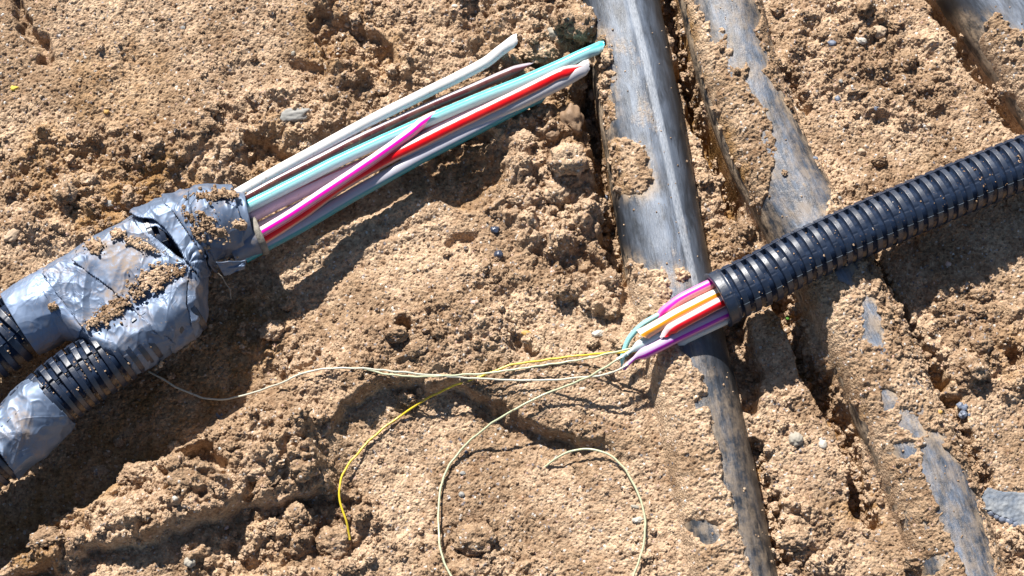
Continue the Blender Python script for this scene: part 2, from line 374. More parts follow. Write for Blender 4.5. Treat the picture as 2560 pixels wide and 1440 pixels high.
# clod fields
CR_ = [([(150,480,120),(480,420,90),(700,300,60),(1000,200,60)], .9), ([(860,60,90),(980,150,60)], .85), ([(1250,60,90),(1430,110,90)], 1.1),
       ([(1150,330,60),(1350,400,110),(1420,560,110),(1480,680,70)], 1.15), ([(900,900,60),(1050,880,80),(1250,760,90)], .65), ([(650,780,60),(730,850,40)], .8),
       ([(150,1330,60),(420,1210,90),(700,1130,90)], 1.25), ([(560,1390,80),(820,1320,110)], 1.1), ([(1180,1370,90),(1300,1420,60)], .95),
       ([(2100,110,120),(2270,200,90)], .7), ([(1760,440,40),(1800,640,60)], .7), ([(2420,850,120),(2520,900,70)], .75), ([(2000,1370,90)], .8), ([(2380,1400,60),(2560,1420,60)], .8), ([(1000,1020,40)], .3)]
crumb = .10 + .42*smooth(perlin2(X/170, Y/170, 51)*1.6+.15*perlin2(X/40, Y/40, 52))
for ch, a in CR_: crumb = np.maximum(crumb, a*smooth(1-np.clip(chain_dist(wx, wy, ch), 0, None)/70))
for ch, a in [([(740,640,60),(1150,470,70)], .9), ([(900,1100,60),(1150,1200,130),(1500,1250,130),(1650,1100,90)], .75), ([(100,120,70),(350,180,90)], .7), ([(700,60,50)], .6), ([(150,1150,80),(450,960,70)], .8), ([(1650,980,90),(1750,1300,60)], .6), ([(2380,400,70)], .6), ([(2450,640,60)], .7)]:
    crumb = crumb*(1-a*smooth(1-np.clip(chain_dist(wx, wy, ch), 0, None)/70))
rough = .44 + .64*np.clip(crumb, 0, 1.2)
# fractal relief
H += far_fade*(15*perlin2(X/210, Y/210, 11) + rough*(9*perlin2(X/95, Y/95, 12) + 8.0*perlin2(X/47, Y/47, 13) + 5.6*perlin2(X/25, Y/25, 14)
     + 3.6*perlin2(X/13.5, Y/13.5, 15) + 2.9*perlin2(X/8, Y/8, 16)) + 1.5*perlin2(X/5, Y/5, 17) - 3.0*np.clip(perlin2(X/9, Y/9, 18)-.25, 0, 1)*4)
qx = X + 16*perlin2(X/40, Y/40, 21) + 4*perlin2(X/11, Y/11, 22); qy = Y + 16*perlin2(X/40, Y/40, 23) + 4*perlin2(X/11, Y/11, 24)
for cell, amp, sd in ((120, 46, 31), (62, 27, 32), (30, 10, 33), (15, 3.0, 34)):
    f1, f2, r = worley2(qx/cell, qy/cell, sd)
    dome = np.clip(1-(f1/.62)**2, 0, 1)**.75*(.35+.9*r)*(r > (.42 if cell > 40 else .3))*(1+.45*perlin2(X*6/cell, Y*6/cell, sd+9)+.25*perlin2(X*13/cell, Y*13/cell, sd+10))
    k = np.clip(crumb-(.35 if cell > 40 else .05), 0, 1.2) if cell > 20 else np.clip(crumb, .45, 1)
    H += far_fade*amp*k*dome
    if cell == 62: H -= 7*np.clip(crumb-.4, 0, 1)*smooth(1-(f2-f1)/.16)
# cracks and gaps
CRACKS = [([(1662,-60,8),(1690,60,9),(1706,130,8),(1742,250,10),(1790,360,15),(1826,450,14),(1850,520,8)], 120),
 ([(1480,-60,22),(1500,60,20),(1500,160,18),(1488,260,26),(1494,340,16),(1524,460,14),(1536,600,22),(1548,700,12)], 110),
 ([(1950,740,18),(1985,820,10),(2020,900,10),(2058,980,13),(2096,1040,18),(2130,1100,12),(2146,1240,14),(2175,1320,8)], 90),
 ([(2186,650,6),(2200,700,7),(2230,770,10),(2268,845,15),(2304,900,18),(2336,960,10)], 100), ([(2370,1010,6),(2400,1080,5),(2430,1150,6),(2470,1260,5)], 45),
 ([(1836,820,16),(1846,880,30),(1868,940,22),(1872,1020,12)], 80), ([(1888,1120,7),(1905,1200,8),(1935,1300,8),(1960,1400,8)], 55),
 ([(2300,-60,12),(2345,10,12),(2430,140,12),(2500,262,9),(2550,330,12)], 95), ([(1960,180,2),(1985,215,3),(2010,270,2)], 40),
 ([(40,0,8),(64,60,6),(100,110,5),(118,150,4)], 40), ([(455,1138,3),(510,1130,12),(548,1150,10),(560,1180,4)], 70), ([(405,1180,4),(420,1205,6),(430,1230,3)], 40),
 ([(660,1170,5),(640,1205,6),(625,1240,4)], 45), ([(1010,820,9)], 45), ([(1285,850,5),(1330,880,6)], 25), ([(1120,600,6),(1170,590,6)], 25), ([(2540,890,22)], 60), ([(690,400,30),(640,370,20)], 44), ([(800,60,20),(860,100,44),(950,150,26)], 40), ([(1290,130,16),(1340,150,12)], 26), ([(745,170,10),(800,185,12)], 26), ([(230,400,20),(180,420,14)], 24)]
jg = 12*perlin2(X/26, Y/26, 61) + 2.5*perlin2(X/10, Y/10, 62); cq = PX + .6*(wx-PX) + jg; cr_ = PY + .6*(wy-PY); crack = np.zeros(PX.shape)
for ch, dep in CRACKS:
    dd = chain_dist(cq, cr_, ch); f = smooth(1-np.clip(dd, 0, None)/16); H -= dep*f; crack = np.maximum(crack, f*(dep > 70))
# damp, ochre soil, plus trench and hollow shade painted into the soil colour
damp_shade = .0*PX
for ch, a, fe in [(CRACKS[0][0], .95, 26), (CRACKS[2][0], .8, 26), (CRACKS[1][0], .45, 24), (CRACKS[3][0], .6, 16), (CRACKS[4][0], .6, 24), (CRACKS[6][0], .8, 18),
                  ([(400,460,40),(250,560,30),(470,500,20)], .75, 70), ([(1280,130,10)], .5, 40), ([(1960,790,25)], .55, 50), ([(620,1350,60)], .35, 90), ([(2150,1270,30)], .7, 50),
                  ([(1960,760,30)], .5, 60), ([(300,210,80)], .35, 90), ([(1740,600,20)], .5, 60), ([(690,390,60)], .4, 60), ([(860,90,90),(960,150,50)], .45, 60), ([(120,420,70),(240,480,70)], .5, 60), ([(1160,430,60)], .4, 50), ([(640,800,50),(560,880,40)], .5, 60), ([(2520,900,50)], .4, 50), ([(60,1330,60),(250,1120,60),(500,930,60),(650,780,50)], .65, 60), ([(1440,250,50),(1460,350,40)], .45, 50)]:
    damp_shade = np.maximum(damp_shade, a*smooth(1-np.clip(chain_dist(wx, wy, ch), 0, None)/fe))

# soil caked over the pipes
def pipe_top(P, R, X, Y, z):
    dmin = np.full(X.shape, 1e9); m = (X > P[:, 0].min()-R) & (X < P[:, 0].max()+R)
    xs, ys = X[m], Y[m]; dm = np.full(xs.shape, 1e9); sk = P[::3]
    for i in range(len(sk)-1):
        ax, ay = sk[i, :2]; dx, dy = sk[i+1, :2]-sk[i, :2]
        t = np.clip(((xs-ax)*dx+(ys-ay)*dy)/(dx*dx+dy*dy), 0, 1); dm = np.minimum(dm, np.hypot(xs-ax-t*dx, ys-ay-t*dy))
    dmin[m] = dm; return dmin, z + np.sqrt(np.clip(R*R-dmin*dmin, 0, None))
COVER = {  # (chain, thickness) positive = soil on top, negative = bare again
 'a': [([(1500,380,30),(1560,420,50),(1590,450,30)], 9), ([(1560,690,40),(1590,760,60),(1640,740,30)], 9), ([(1560,850,60),(1640,900,90)], 11),
       ([(1640,930,100),(1700,1050,130),(1740,1250,130),(1790,1440,130),(1850,1640,130)], 12), ([(1500,100,10),(1510,300,14)], 3), ([(1640,700,14),(1650,760,16)], 6), ([(1700,690,8)],5),
       ([(1742,1312,16),(1772,1345,12)], -26), ([(1700,815,20),(1765,880,40),(1798,950,38),(1826,1060,34),(1853,1180,32),(1882,1300,32),(1918,1440,32),(1955,1600,30)], -34), ([(1755,1015,10)], -20)],
 'b': [([(1700,-200,130),(1780,0,130),(1840,200,130),(1920,400,130),(1990,520,130),(2070,680,130),(2155,830,130),(2230,1000,140),(2315,1200,140),(2400,1440,140),(2500,1700,150)], 5), ([(1660,-200,60),(1715,0,60),(1750,200,60),(1830,400,60),(1900,520,60),(1990,680,60),(2075,830,50),(2130,1000,40)], 7),
       ([(1770,-200,80),(1805,0,58),(1845,50,42)], -22), ([(1775,30,4),(1782,100,5)], -20), ([(1855,110,22),(1890,160,18)], -20), ([(1835,130,5),(1840,175,6)], -16), ([(1890,210,14),(1930,270,16),(1960,330,22),(1985,400,40),(1995,470,62),(1985,540,60)], -30),
       ([(1800,500,20),(1820,560,10)], -12), ([(2168,780,5),(2178,820,9),(2184,850,7)], -26), ([(2212,1000,7),(2216,1020,7)], -22), ([(2262,1062,10),(2280,1080,8)], -22), ([(2255,1130,8)], -18),
       ([(2325,1125,18),(2350,1190,34),(2385,1260,40),(2410,1330,32),(2435,1400,24),(2455,1500,24)], -30), ([(2150,1110,16),(2160,1140,14)], -20), ([(2330,1410,10)], -18), ([(2110,690,16)], -16)],
 'c': [([(2480,60,8),(2500,150,60),(2560,220,70),(2650,400,80)], 9), ([(2410,60,8),(2450,150,20)], 2), ([(2520,230,20),(2560,330,30)], 8)],
}
PXs, PYs = proj(np.stack([X, Y, H*0+70], -1))
covered = np.zeros(PX.shape)
for key, p in PIPES.items():
    dmin, top = pipe_top(p['P'], p['R'], X, Y, p['z'])
    T = np.full(PX.shape, -9.0); jx = PXs + .4*(wx-PX) + 7*perlin2(X/16, Y/16, 44); jy = PYs + .4*(wy-PY) + 7*perlin2(X/16, Y/16, 45)
    for ch, a in COVER[key]:
        dd = chain_dist(jx, jy, ch); f = smooth(1-np.clip(dd+(0 if a > 0 else 5), 0, None)/(28 if a > 0 else 26))
        T = np.where(a > 0, np.maximum(T, -9+(9+a)*f), T + a*.8*f)
    T = T + 6.0*perlin2(X/42, Y/42, 41) + 4.2*perlin2(X/19, Y/19, 42) + 4.2*perlin2(X/9, Y/9, 43) + 2.8*perlin2(X/5, Y/5, 46)
    inside = dmin < p['R']*.995
    edge = smooth((p['R']*1.0-dmin)/14)
    Hc = top + T
    # ground is pressed down where the pipe lies, so bare stretches stay bare
    prs = smooth(-T/5); H = np.where(inside, H*(1-prs)+np.minimum(H, top-4 + 30*(1-edge))*prs, H)
    H = np.where(inside & (T > -8.5), np.maximum(H, Hc), H); covered = np.maximum(covered, (inside & (T > 0))*1.0)
H = np.maximum(H, -150)
# loose soil slumps: overly steep faces relax
gy_, gx_ = np.gradient(H, GY, GX); steep = smooth((np.hypot(gx_, gy_)-1.5)/1.6); Hb = H.copy(); wgt = steep.copy()
for k in range(7):
    for q in (0, 1):
        Hb = (np.roll(Hb, 1, q)+Hb*2+np.roll(Hb, -1, q))/4; wgt = np.maximum(wgt, (np.roll(wgt, 1, q)+np.roll(wgt, -1, q))/2*.96)
H = H*(1-wgt*.8)+Hb*wgt*.8
H += far_fade*steep*(2.6*perlin2(X/14, Y/14, 131)+1.8*perlin2(X/7, Y/7, 132))
V = np.stack([X, Y, H], -1).reshape(-1, 3)
ground = mk('ground', V, grid_faces(*X.shape), MAT_SOIL, attrs={'damp_shade': damp_shade.ravel()})
tag(ground, 'sandy brown soil with clods, cracks and hollows', None, None, 'structure')
def hz(x, y):
    """ground height at world x, y (U)"""
    x = np.asarray(x, float); y = np.asarray(y, float)
    i = np.clip(np.searchsorted(GX, x)-1, 0, len(GX)-2); j = np.clip(np.searchsorted(GY, y)-1, 0, len(GY)-2)
    u = np.clip((x-GX[i])/(GX[i+1]-GX[i]), 0, 1); v = np.clip((y-GY[j])/(GY[j+1]-GY[j]), 0, 1)
    return (H[j, i]*(1-u)+H[j, i+1]*u)*(1-v) + (H[j+1, i]*(1-u)+H[j+1, i+1]*u)*v
def gz(px, py):
    """height of the ground seen at photo pixel"""
    px = np.asarray(px, float); z = np.full(px.shape, 160.0)
    for k in range(60):
        P = at(px, py, z); h = hz(P[..., 0], P[..., 1]); z = np.where(z > h, np.maximum(z-5, h), z)
    return z

# ------------------------------------------------------------------ the three buried pipes
LAB = {'a': ('black plastic pipe with a worn silver stripe, passing under the end of the ribbed conduit', 0.50), 'b': ('black plastic pipe caked with soil, second from the right, crossing under the ribbed conduit', None),
       'c': ('black plastic pipe in the top right corner, rubbed bare and blue grey', None)}
for key, p in PIPES.items():
    P, s = resample(p['P'], 16); n = len(P)
    nseg = 96; v = np.linspace(0, 1, nseg+1)
    rad = p['R']*np.ones((n, nseg+1)) + .8*perlin2(s[:, None]/60+0*v, v[None]*14+0*s[:, None], 60)
    if key == 'a': rad += 2.2*np.exp(-((v[None]-.5)/.012)**2)
    P0 = P[::1]
    Vv, F, uv = sweep(P[::-1], p['R'], nseg, radial=rad)      # run from the near end to the far end
    uv = uv - [p['ext']*S, 0]
    st = {'a': .578}.get(key)
    vpx, vpy = proj(Vv); dus = np.zeros(len(Vv))
    for ch, a_ in COVER[key]:
        dd = chain_dist(vpx, vpy, ch)
        dus = np.maximum(dus, smooth(1-np.clip(dd, 0, None)/46)) if a_ > 0 else dus*(1-.55*smooth(1-np.clip(dd, 0, None)/20))
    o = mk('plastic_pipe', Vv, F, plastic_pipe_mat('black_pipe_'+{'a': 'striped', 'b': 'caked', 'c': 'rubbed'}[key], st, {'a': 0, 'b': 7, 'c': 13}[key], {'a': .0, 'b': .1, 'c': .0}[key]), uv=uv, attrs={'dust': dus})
    tag(o, LAB[key][0], 'pipe', 'black plastic pipes half buried in the soil')

# ------------------------------------------------------------------ corrugated split conduits
def conduit(name, label, pts, R, pitch, seam_v, hinge_v, mat, collar=False, group=None, phase=0.0, overlap=3.0):
    a = np.array(pts, float); P, s = resample(catmull(at(a[:, 0], a[:, 1], a[:, 2]), 4), 2.0)
    t = thing(name, label, 'conduit', P[len(P)//2]*[1, 1, 0], group)
    L = s[-1]; npit = int(L/pitch); fr = np.array([0, .20, .395, .412, .428, .44, .48, .66, .84, .905, .92, .936, .95, .985])
    pr = np.array([1, 1, 1, 1, .06, 0, 0, 0, 0, 0, .06, 1, 1, 1.])       # 1 = groove floor, 0 = rib crown
    ss = (np.arange(npit)[:, None] + fr[None, :]).ravel()*pitch; g = np.tile(pr, npit)
    if collar: g = np.where(ss < pitch*1.05, 0, g)
    PP = np.stack([np.interp(ss, s, P[:, k]) for k in range(3)], 1); dep = R*.205
    def shell(pn, v0, v1, nseg, extra, flip=False, shift=0.0, grv=1.0):
        v = np.linspace(v0, v1, nseg+1)
        rad = R + extra - (dep*g*grv)[:, None]*(1-.62*smooth((v-.50)/.10))[None, :]
        rad = rad - 1.3*np.exp(-((v[None]-(seam_v-.085))/.0035)**2)*(g < .5)[:, None]
        rad = rad + .35*perlin2(ss[:, None]/17+0*v, v[None]*22+0*ss[:, None], 71)
        if collar: rad = rad + np.where(ss < pitch*.9, 2.5, 0)[:, None]
        Vv, F, uv = sweep(PP+shift, R, nseg, v0=v0, v1=v1, radial=rad)
        return mk(pn, Vv, F, mat, t, uv=uv, attrs={'groove': np.repeat(g, nseg+1)})
    shell('upper_shell', hinge_v, seam_v, 56, 0)
    shell('lower_shell', seam_v-.01, 1+hinge_v+.01, 72, -overlap)
    T, sd, up = frames(PP)
    # locking seam: thin lip that steps at every groove
    vv = seam_v + .014*(g > .5); ang = 2*np.pi*vv; rr = R - dep*g*.9 + .6
    Q = PP + (-np.cos(ang)*rr)[:, None]*up + (-np.sin(ang)*rr)[:, None]*sd
    mlip = MAT_LIP
    Vv, F, uv = sweep(Q, 1.1, 6); mk('seam', Vv, F, mlip, t, uv=uv)
    # hinge: row of square lugs
    Vs = []; Fs = []; nb = 0
    for k in range(npit):
        for (f0, f1, hgt, dv) in ((.30, 1.02, 2.0, .020), (.02, .30, 0.5, .012)):
            s0, s1 = (k+f0)*pitch, (k+f1)*pitch
            for sc in (s0, s1):
                c = np.array([np.interp(sc, s, P[:, q]) for q in range(3)]); i = min(k*len(fr), len(PP)-1)
                for v_ in (hinge_v-dv, hinge_v+dv):
                    for r_ in (R-dep-2, R+hgt):
                        an = 2*math.pi*v_; Vs.append(c - math.cos(an)*r_*up[i] - math.sin(an)*r_*sd[i])
            b = nb*8; Fs += [(b, b+1, b+3, b+2), (b+4, b+6, b+7, b+5), (b, b+4, b+5, b+1), (b+2, b+3, b+7, b+6), (b+1, b+5, b+7, b+3), (b, b+2, b+6, b+4)]; nb += 1
    h = mk('hinge_strip', np.array(Vs), np.array(Fs), mat, t, smooth_=False, attrs={'groove': np.zeros(len(Vs))})
    bv = h.modifiers.new('bevel', 'BEVEL'); bv.width = 1.2*S; bv.segments = 2
    if collar:       # wall thickness at the open end
        v = np.linspace(0, 1, 65); C = PP[0]; rings = []
        for r_, off in ((R+2.5, 0), (R+2.0, -2.5), (R-8, -3), (R-12, 0), (R-15, 30), (R-15, 200)):
            an = 2*np.pi*v; rings.append(C + off*T[0] - (np.cos(an)*r_)[:, None]*up[0] - (np.sin(an)*r_)[:, None]*sd[0])
        mk('end_rim', np.vstack(rings), grid_faces(len(rings), 65), mat, t, attrs={'groove': np.zeros(65*len(rings))}, uv=np.tile(np.stack([0*v, 0*v+.3], 1), (len(rings), 1)))
    return t, PP, g, up, sd
MAT_LIP = plain_mat('scuffed_seam_edge', (.02, .03, .045), (.08, .10, .13), 300, .4)
MAT_COND = conduit_mat('black_conduit', .55); MAT_COND2 = conduit_mat('black_conduit_muddy', .75)
RC = conduit('corrugated_conduit', 'black ribbed conduit crossing the pipes on the right, coloured tubes sticking out of its end',
   [(1797,750,132),(1900,700,136),(2000,646,136),(2200,556,128),(2400,472,116),(2560,408,108),(2700,352,102),(2900,276,96)], 69, 28.2, .625, .345, MAT_COND, True, 'black ribbed conduits')
LU = conduit('corrugated_conduit', 'upper of the two black ribbed conduits entering the grey tape on the left', [(-260,1010,70),(-130,935,72),(0,858,74),(60,806,76),(155,748,76),(250,688,76),(335,632,76),(390,603,76),(450,583,76),(540,562,76)],
   80, 26.5, .575, .32, MAT_COND2, False, 'black ribbed conduits', overlap=2)
LL = conduit('corrugated_conduit', 'lower black ribbed conduit on the left, a grey tape patch wrapped around it', [(-320,1430,70),(-180,1290,70),(-60,1176,70),(60,1072,72),(130,1001,74),(200,945,76),(270,900,76),(412,797,76),(500,740,76)],
   80, 26.5, .475, .33, MAT_COND2, False, 'black ribbed conduits', overlap=4)

# ------------------------------------------------------------------ tape wraps
TAPE = tape_mat('grey_duct_tape', .35); TAPE_D = tape_mat('grey_duct_tape_dusty', .75, 1.05); TAPE_L = tape_mat('grey_duct_tape_pale', .3, 1.45)
def hull_grid(c1pts, nq, step):
    """c1pts: px, py, z, r1, w (offset of second circle to the south), r2 -> grid of points round the hull, q from the north underside over the top to the south underside"""
    a = np.array(c1pts, float); xyz = at(a[:, 0], a[:, 1], a[:, 2]); full = np.hstack([xyz, a[:, 3:]])
    Q, s = resample(catmull(full, 5), step); P = Q[:, :3]; T, sd, up = frames(P)
    P2 = np.stack([np.convolve(np.pad(sd[:, k], 20, 'edge'), np.ones(41)/41, 'valid') for k in range(3)], 1); sd = P2/np.linalg.norm(P2, axis=1)[:, None]
    r1, wq, r2 = Q[:, 3], Q[:, 4], Q[:, 5]; n = len(P); out = np.zeros((n, nq, 3))
    phi = np.linspace(-math.pi*.92, math.pi*.92, 721)      # 0 = up, positive = south
    for i in range(n):
        c, sn = np.cos(phi), np.sin(phi)
        h1 = r1[i]; h2 = wq[i]*sn + r2[i]; use2 = h2 > h1
        y = np.where(use2, wq[i]+r2[i]*sn, r1[i]*sn); z = np.where(use2, r2[i]*c, r1[i]*c)
        L = np.concatenate([[0], np.cumsum(np.hypot(np.diff(y), np.diff(z)))]); q = np.linspace(0, L[-1], nq)
        yy = np.interp(q, L, y); zz = np.interp(q, L, z)
        zz = np.where(zz > 0, zz*(1-.07*np.clip(wq[i]/150, 0, 1)), zz); out[i] = P[i] + yy[:, None]*sd[i] + zz[:, None]*np.array([0, 0, 1.0])
    return out, s
def normals(Gd):
    du = np.gradient(Gd, axis=0); dv = np.gradient(Gd, axis=1); N = np.cross(dv, du); N /= np.linalg.norm(N, axis=-1)[..., None]+1e-9
    mid = N[:, N.shape[1]//2, 2].mean()
    return N if mid > 0 else -N
def wrinkle(Gd, seed, amp=1.0, knot=(474, 663)):
    P = Gd/70.0; a = perlin3(P*[1, 1, 1], seed); b = 1-np.abs(perlin3(P*[1.9, .9, 1.2]+2*a[..., None]*.3, seed+1))*2.2
    c = 1-np.abs(perlin3(P*2.6, seed+2))*2.4; d2 = perlin3(P*6, seed+3)
    c2 = 1-np.abs(perlin3(P*[2.2, .8, 1]+a[..., None]*.5, seed+7))*3.4
    e = np.abs(perlin3(P*[.9, .5, .8], seed+11)); disp = 4*a - 13*e + 2*np.clip(b, 0, 1)**5 + 1.0*np.clip(c2, 0, 1)**1.5*np.clip(.5+perlin3(P*.8, seed+8)*2, 0, 1) + 1.2*np.clip(c, 0, 1)**2*np.clip(perlin3(P*1.1, seed+5)*3, 0, 1) + .25*d2
    px, py = proj(Gd)
    for th, lam, am, sd2 in ((.5+seed*.9, 74, 6.0, 21), (1.9+seed*1.7, 47, 3.6, 25)):
        u = (px*math.cos(th)+py*math.sin(th))/lam + .9*perlin3(P*.7, seed+sd2); fr_ = np.abs((u % 1.0)-.5)*2
        disp += am*(fr_**1.5-.4)*np.clip(.15+perlin3(P*.8, seed+sd2+1)*2.2, 0, 1)
    if knot is not None:
        an = np.arctan2(py-knot[1], px-knot[0]); r = np.hypot(px-knot[0], py-knot[1])
        k = np.exp(-r/110)*smooth(r/14); disp += 8*k*(np.abs(np.sin(an*5.5+a*2.2))-.5)
    return disp*amp*.85
def strip_from_grid(name, Gd, N, off, poly, mat, parent, holes=(), thick=3.0, label=None):
    n, m = Gd.shape[:2]; V = (Gd + N*off[..., None]).reshape(-1, 3); px, py = proj(V); keep = np.ones(n*m, bool)
    front = (N.reshape(-1, 3) @ (-CF)) > -.15
    if poly is not None:
        jx = px + 2.2*perlin2(px/16, py/16, 91); jy = py + 2.2*perlin2(px/16, py/16, 92); keep = in_poly(jx, jy, poly) & front
    for h in holes: keep &= ~(in_poly(px, py, h) & front)
    F = grid_faces(n, m)[:, ::-1]; F = F[keep[F].all(1)]
    used = np.unique(F); idx = np.full(n*m, -1); idx[used] = np.arange(len(used))
    nn = N.reshape(-1, 3)
    o = mk(name, V[used], idx[F], mat, parent)
    me = o.data
    # make faces point outwards
    f0 = F[len(F)//2]; e = np.cross(V[f0[1]]-V[f0[0]], V[f0[2]]-V[f0[0]])
    if e @ nn[f0[0]] < 0: me.flip_normals()
    sm = o.modifiers.new('thickness', 'SOLIDIFY'); sm.thickness = thick*S; sm.offset = -1
    if label: o['label'] = label
    return o
MAIN = [(50,811,76,88,0,80),(70,799,76,90,0,80),(105,778,76,92,4,82),(135,759,76,91,44,82),(172,734,76,88,150,80),(210,712,76,88,182,80),(335,632,76,86,184,80),(390,603,76,86,178,82),(440,585,76,88,158,82),
        (470,578,76,89,120,80),(498,572,76,90,40,78),(525,566,76,90,6,76),(560,562,75,87,0,72),(596,554,74,78,0,66),(628,547,74,68,0,60)]
Gm, sm_ = hull_grid(MAIN, 330, 2.2); Nm = normals(Gm)
wrap = thing('tape_wrap', 'bulky grey duct tape wrap joining two ribbed conduits on the left, sand stuck on it', 'tape', at(np.array(330.), np.array(720.), 0.))
HOLE = [(366,572),(388,566),(412,580),(436,606),(460,648),(440,636),(410,610),(386,592)]
# start edge of the wrap is cut square by the path; strips sit on top of each other
strip_from_grid('under_layer', Gm, Nm, wrinkle(Gm, 1, .55), None, TAPE_D, wrap, [HOLE], 2.0)
strip_from_grid('tape_strip', Gm, Nm, 2.5+wrinkle(Gm, 1, .5), [(-20,740),(108,668),(112,692),(165,765),(207,822),(190,860),(90,930)], TAPE_L, wrap, (), 3, 'pale smooth tape strip at the left end')
strip_from_grid('tape_strip', Gm, Nm, 6+wrinkle(Gm, 2, 1.1), [(103,684),(190,620),(190,650),(290,735),(365,800),(500,910),(440,1010),(250,1060),(250,900),(207,822),(165,765)], TAPE, wrap, (), 3.5)
strip_from_grid('tape_strip', Gm, Nm, 11+wrinkle(Gm, 3, 1.25), [(176,648),(250,590),(330,545),(355,575),(395,618),(440,648),(474,661),(470,700),(466,760),(488,840),(500,930),(430,880),(350,790),(275,722)], TAPE, wrap, [HOLE], 3.5)
strip_from_grid('tape_strip', Gm, Nm, 8+wrinkle(Gm, 4, 1.2), [(474,663),(520,660),(580,690),(620,720),(620,900),(500,930),(486,840),(466,760),(470,700)], TAPE_D, wrap, (), 3.5, 'soil smeared tape strip over the lower conduit end')
strip_from_grid('tape_strip', Gm, Nm, 13+wrinkle(Gm, 5, 1.1), [(322,530),(345,480),(420,470),(440,540),(500,610),(530,690),(500,700),(474,663),(440,612),(412,570),(380,548),(345,545)], TAPE, wrap, [HOLE], 3.5)
strip_from_grid('tape_strip', Gm, Nm, 16+wrinkle(Gm, 6, 1.1), [(405,505),(400,440),(575,440),(606,560),(618,655),(600,720),(560,720),(525,660),(470,585),(440,540)], TAPE, wrap, (), 3.5)
# pointed flap folded up at the top edge, and the small loose one at the left end
def flap(name, pts, mat, parent, seed, thick=2.5):
    """pts: 4 corners (px, py, z) -> small curved sheet"""
    c = [at(np.array(float(p[0])), np.array(float(p[1])), float(p[2])) for p in pts]; n = 22; u = np.linspace(0, 1, n)
    U_, W_ = np.meshgrid(u, u); A = ((1-U_)*(1-W_))[..., None]*c[0]+(U_*(1-W_))[..., None]*c[1]+(U_*W_)[..., None]*c[2]+((1-U_)*W_)[..., None]*c[3]
    A[..., 2] += 8*perlin2(U_*2, W_*2, seed) + 2*perlin2(U_*6, W_*6, seed+1)
    o = mk(name, A.reshape(-1, 3), grid_faces(n, n), mat, parent); s_ = o.modifiers.new('thickness', 'SOLIDIFY'); s_.thickness = thick*S; s_.offset = 0; return o
flap('tape_flap', [(490,492,118),(538,472,128),(560,486,135),(545,512,160)], TAPE, wrap, 3)
flap('tape_flap', [(14,727,120),(92,682,118),(100,694,135),(24,742,135)], TAPE, wrap, 5)
flap('tape_flap', [(540,655,150),(615,650,128),(612,672,110),(560,690,112)], TAPE_D, wrap, 7)
# ragged pipe mouth at the end of the wrap
Mr = plain_mat('frayed_pipe_rim', (.17, .155, .13), (.34, .31, .27), 260, .9, .0015)
pa = at(np.array([575., 615, 655]), np.array([622., 604, 588]), np.array([68., 68, 68])); Pm = resample(catmull(pa, 4), 3)[0]; n = len(Pm)
Vv, F, uv = sweep(Pm, 44, 48, radial=44+.8*perlin2(np.arange(n)[:, None]/3+np.zeros(49), np.linspace(0, 9, 49)[None]+np.zeros((n, 1)), 5))
mk('pipe_mouth', Vv, F, TAPE_D, wrap, uv=uv)
T, sd, up = frames(Pm); v = np.linspace(0, 1, 65); rings = []
for r_, off in ((44, -15), (48.5, -14), (49.5, -6), (48.5, 1), (44, 2), (42, -4), (41, -40)):
    an = 2*np.pi*v; rj = r_ + .9*perlin2(v*34, v*0+off, 9); rings.append(Pm[-1] + off*T[-1] - (np.cos(an)*rj)[:, None]*up[-1] - (np.sin(an)*rj)[:, None]*sd[-1])
mk('mouth_rim', np.vstack(rings), grid_faces(len(rings), 65), Mr, wrap)
# torn thread hanging from the wrap
th = at(np.array([545., 556, 566, 574, 576, 577]), np.array([683., 694, 712, 722, 735, 746]), np.array([110., 100, 80, 70, 60, 50])); Vv, F, uv = sweep(resample(catmull(th, 3), 3)[0], 1.6, 6)
mk('loose_thread', Vv, F, Mr, wrap, uv=uv)

PATCH = [(-58,1182,70,80,0,60),(-10,1132,71,81,0,60),(60,1072,72,82,0,60),(112,1022,73,81,0,60),(136,1001,74,79,0,60)]
Gp, _ = hull_grid(PATCH, 220, 2.4); Np = normals(Gp)
patch = thing('tape_patch', 'wrinkled grey duct tape patch around the lower ribbed conduit at the left edge', 'tape', at(np.array(60.), np.array(1080.), 0.))
strip_from_grid('tape_strip', Gp, Np, 3.5+wrinkle(Gp, 9, 1.1, None), [(-60,1040),(-40,960),(82,930),(112,985),(190,1060),(150,1140),(56,1215),(-4,1128),(-60,1200)], TAPE, patch, (), 3)
strip_from_grid('under_layer', Gp[:-6], Np[:-6], 1+wrinkle(Gp, 9, .9, None)[:-6], [(-60,1040),(-40,960),(76,930),(100,985),(176,1060),(140,1140),(56,1208),(-2,1120),(-60,1190)], TAPE_D, patch, (), 2)

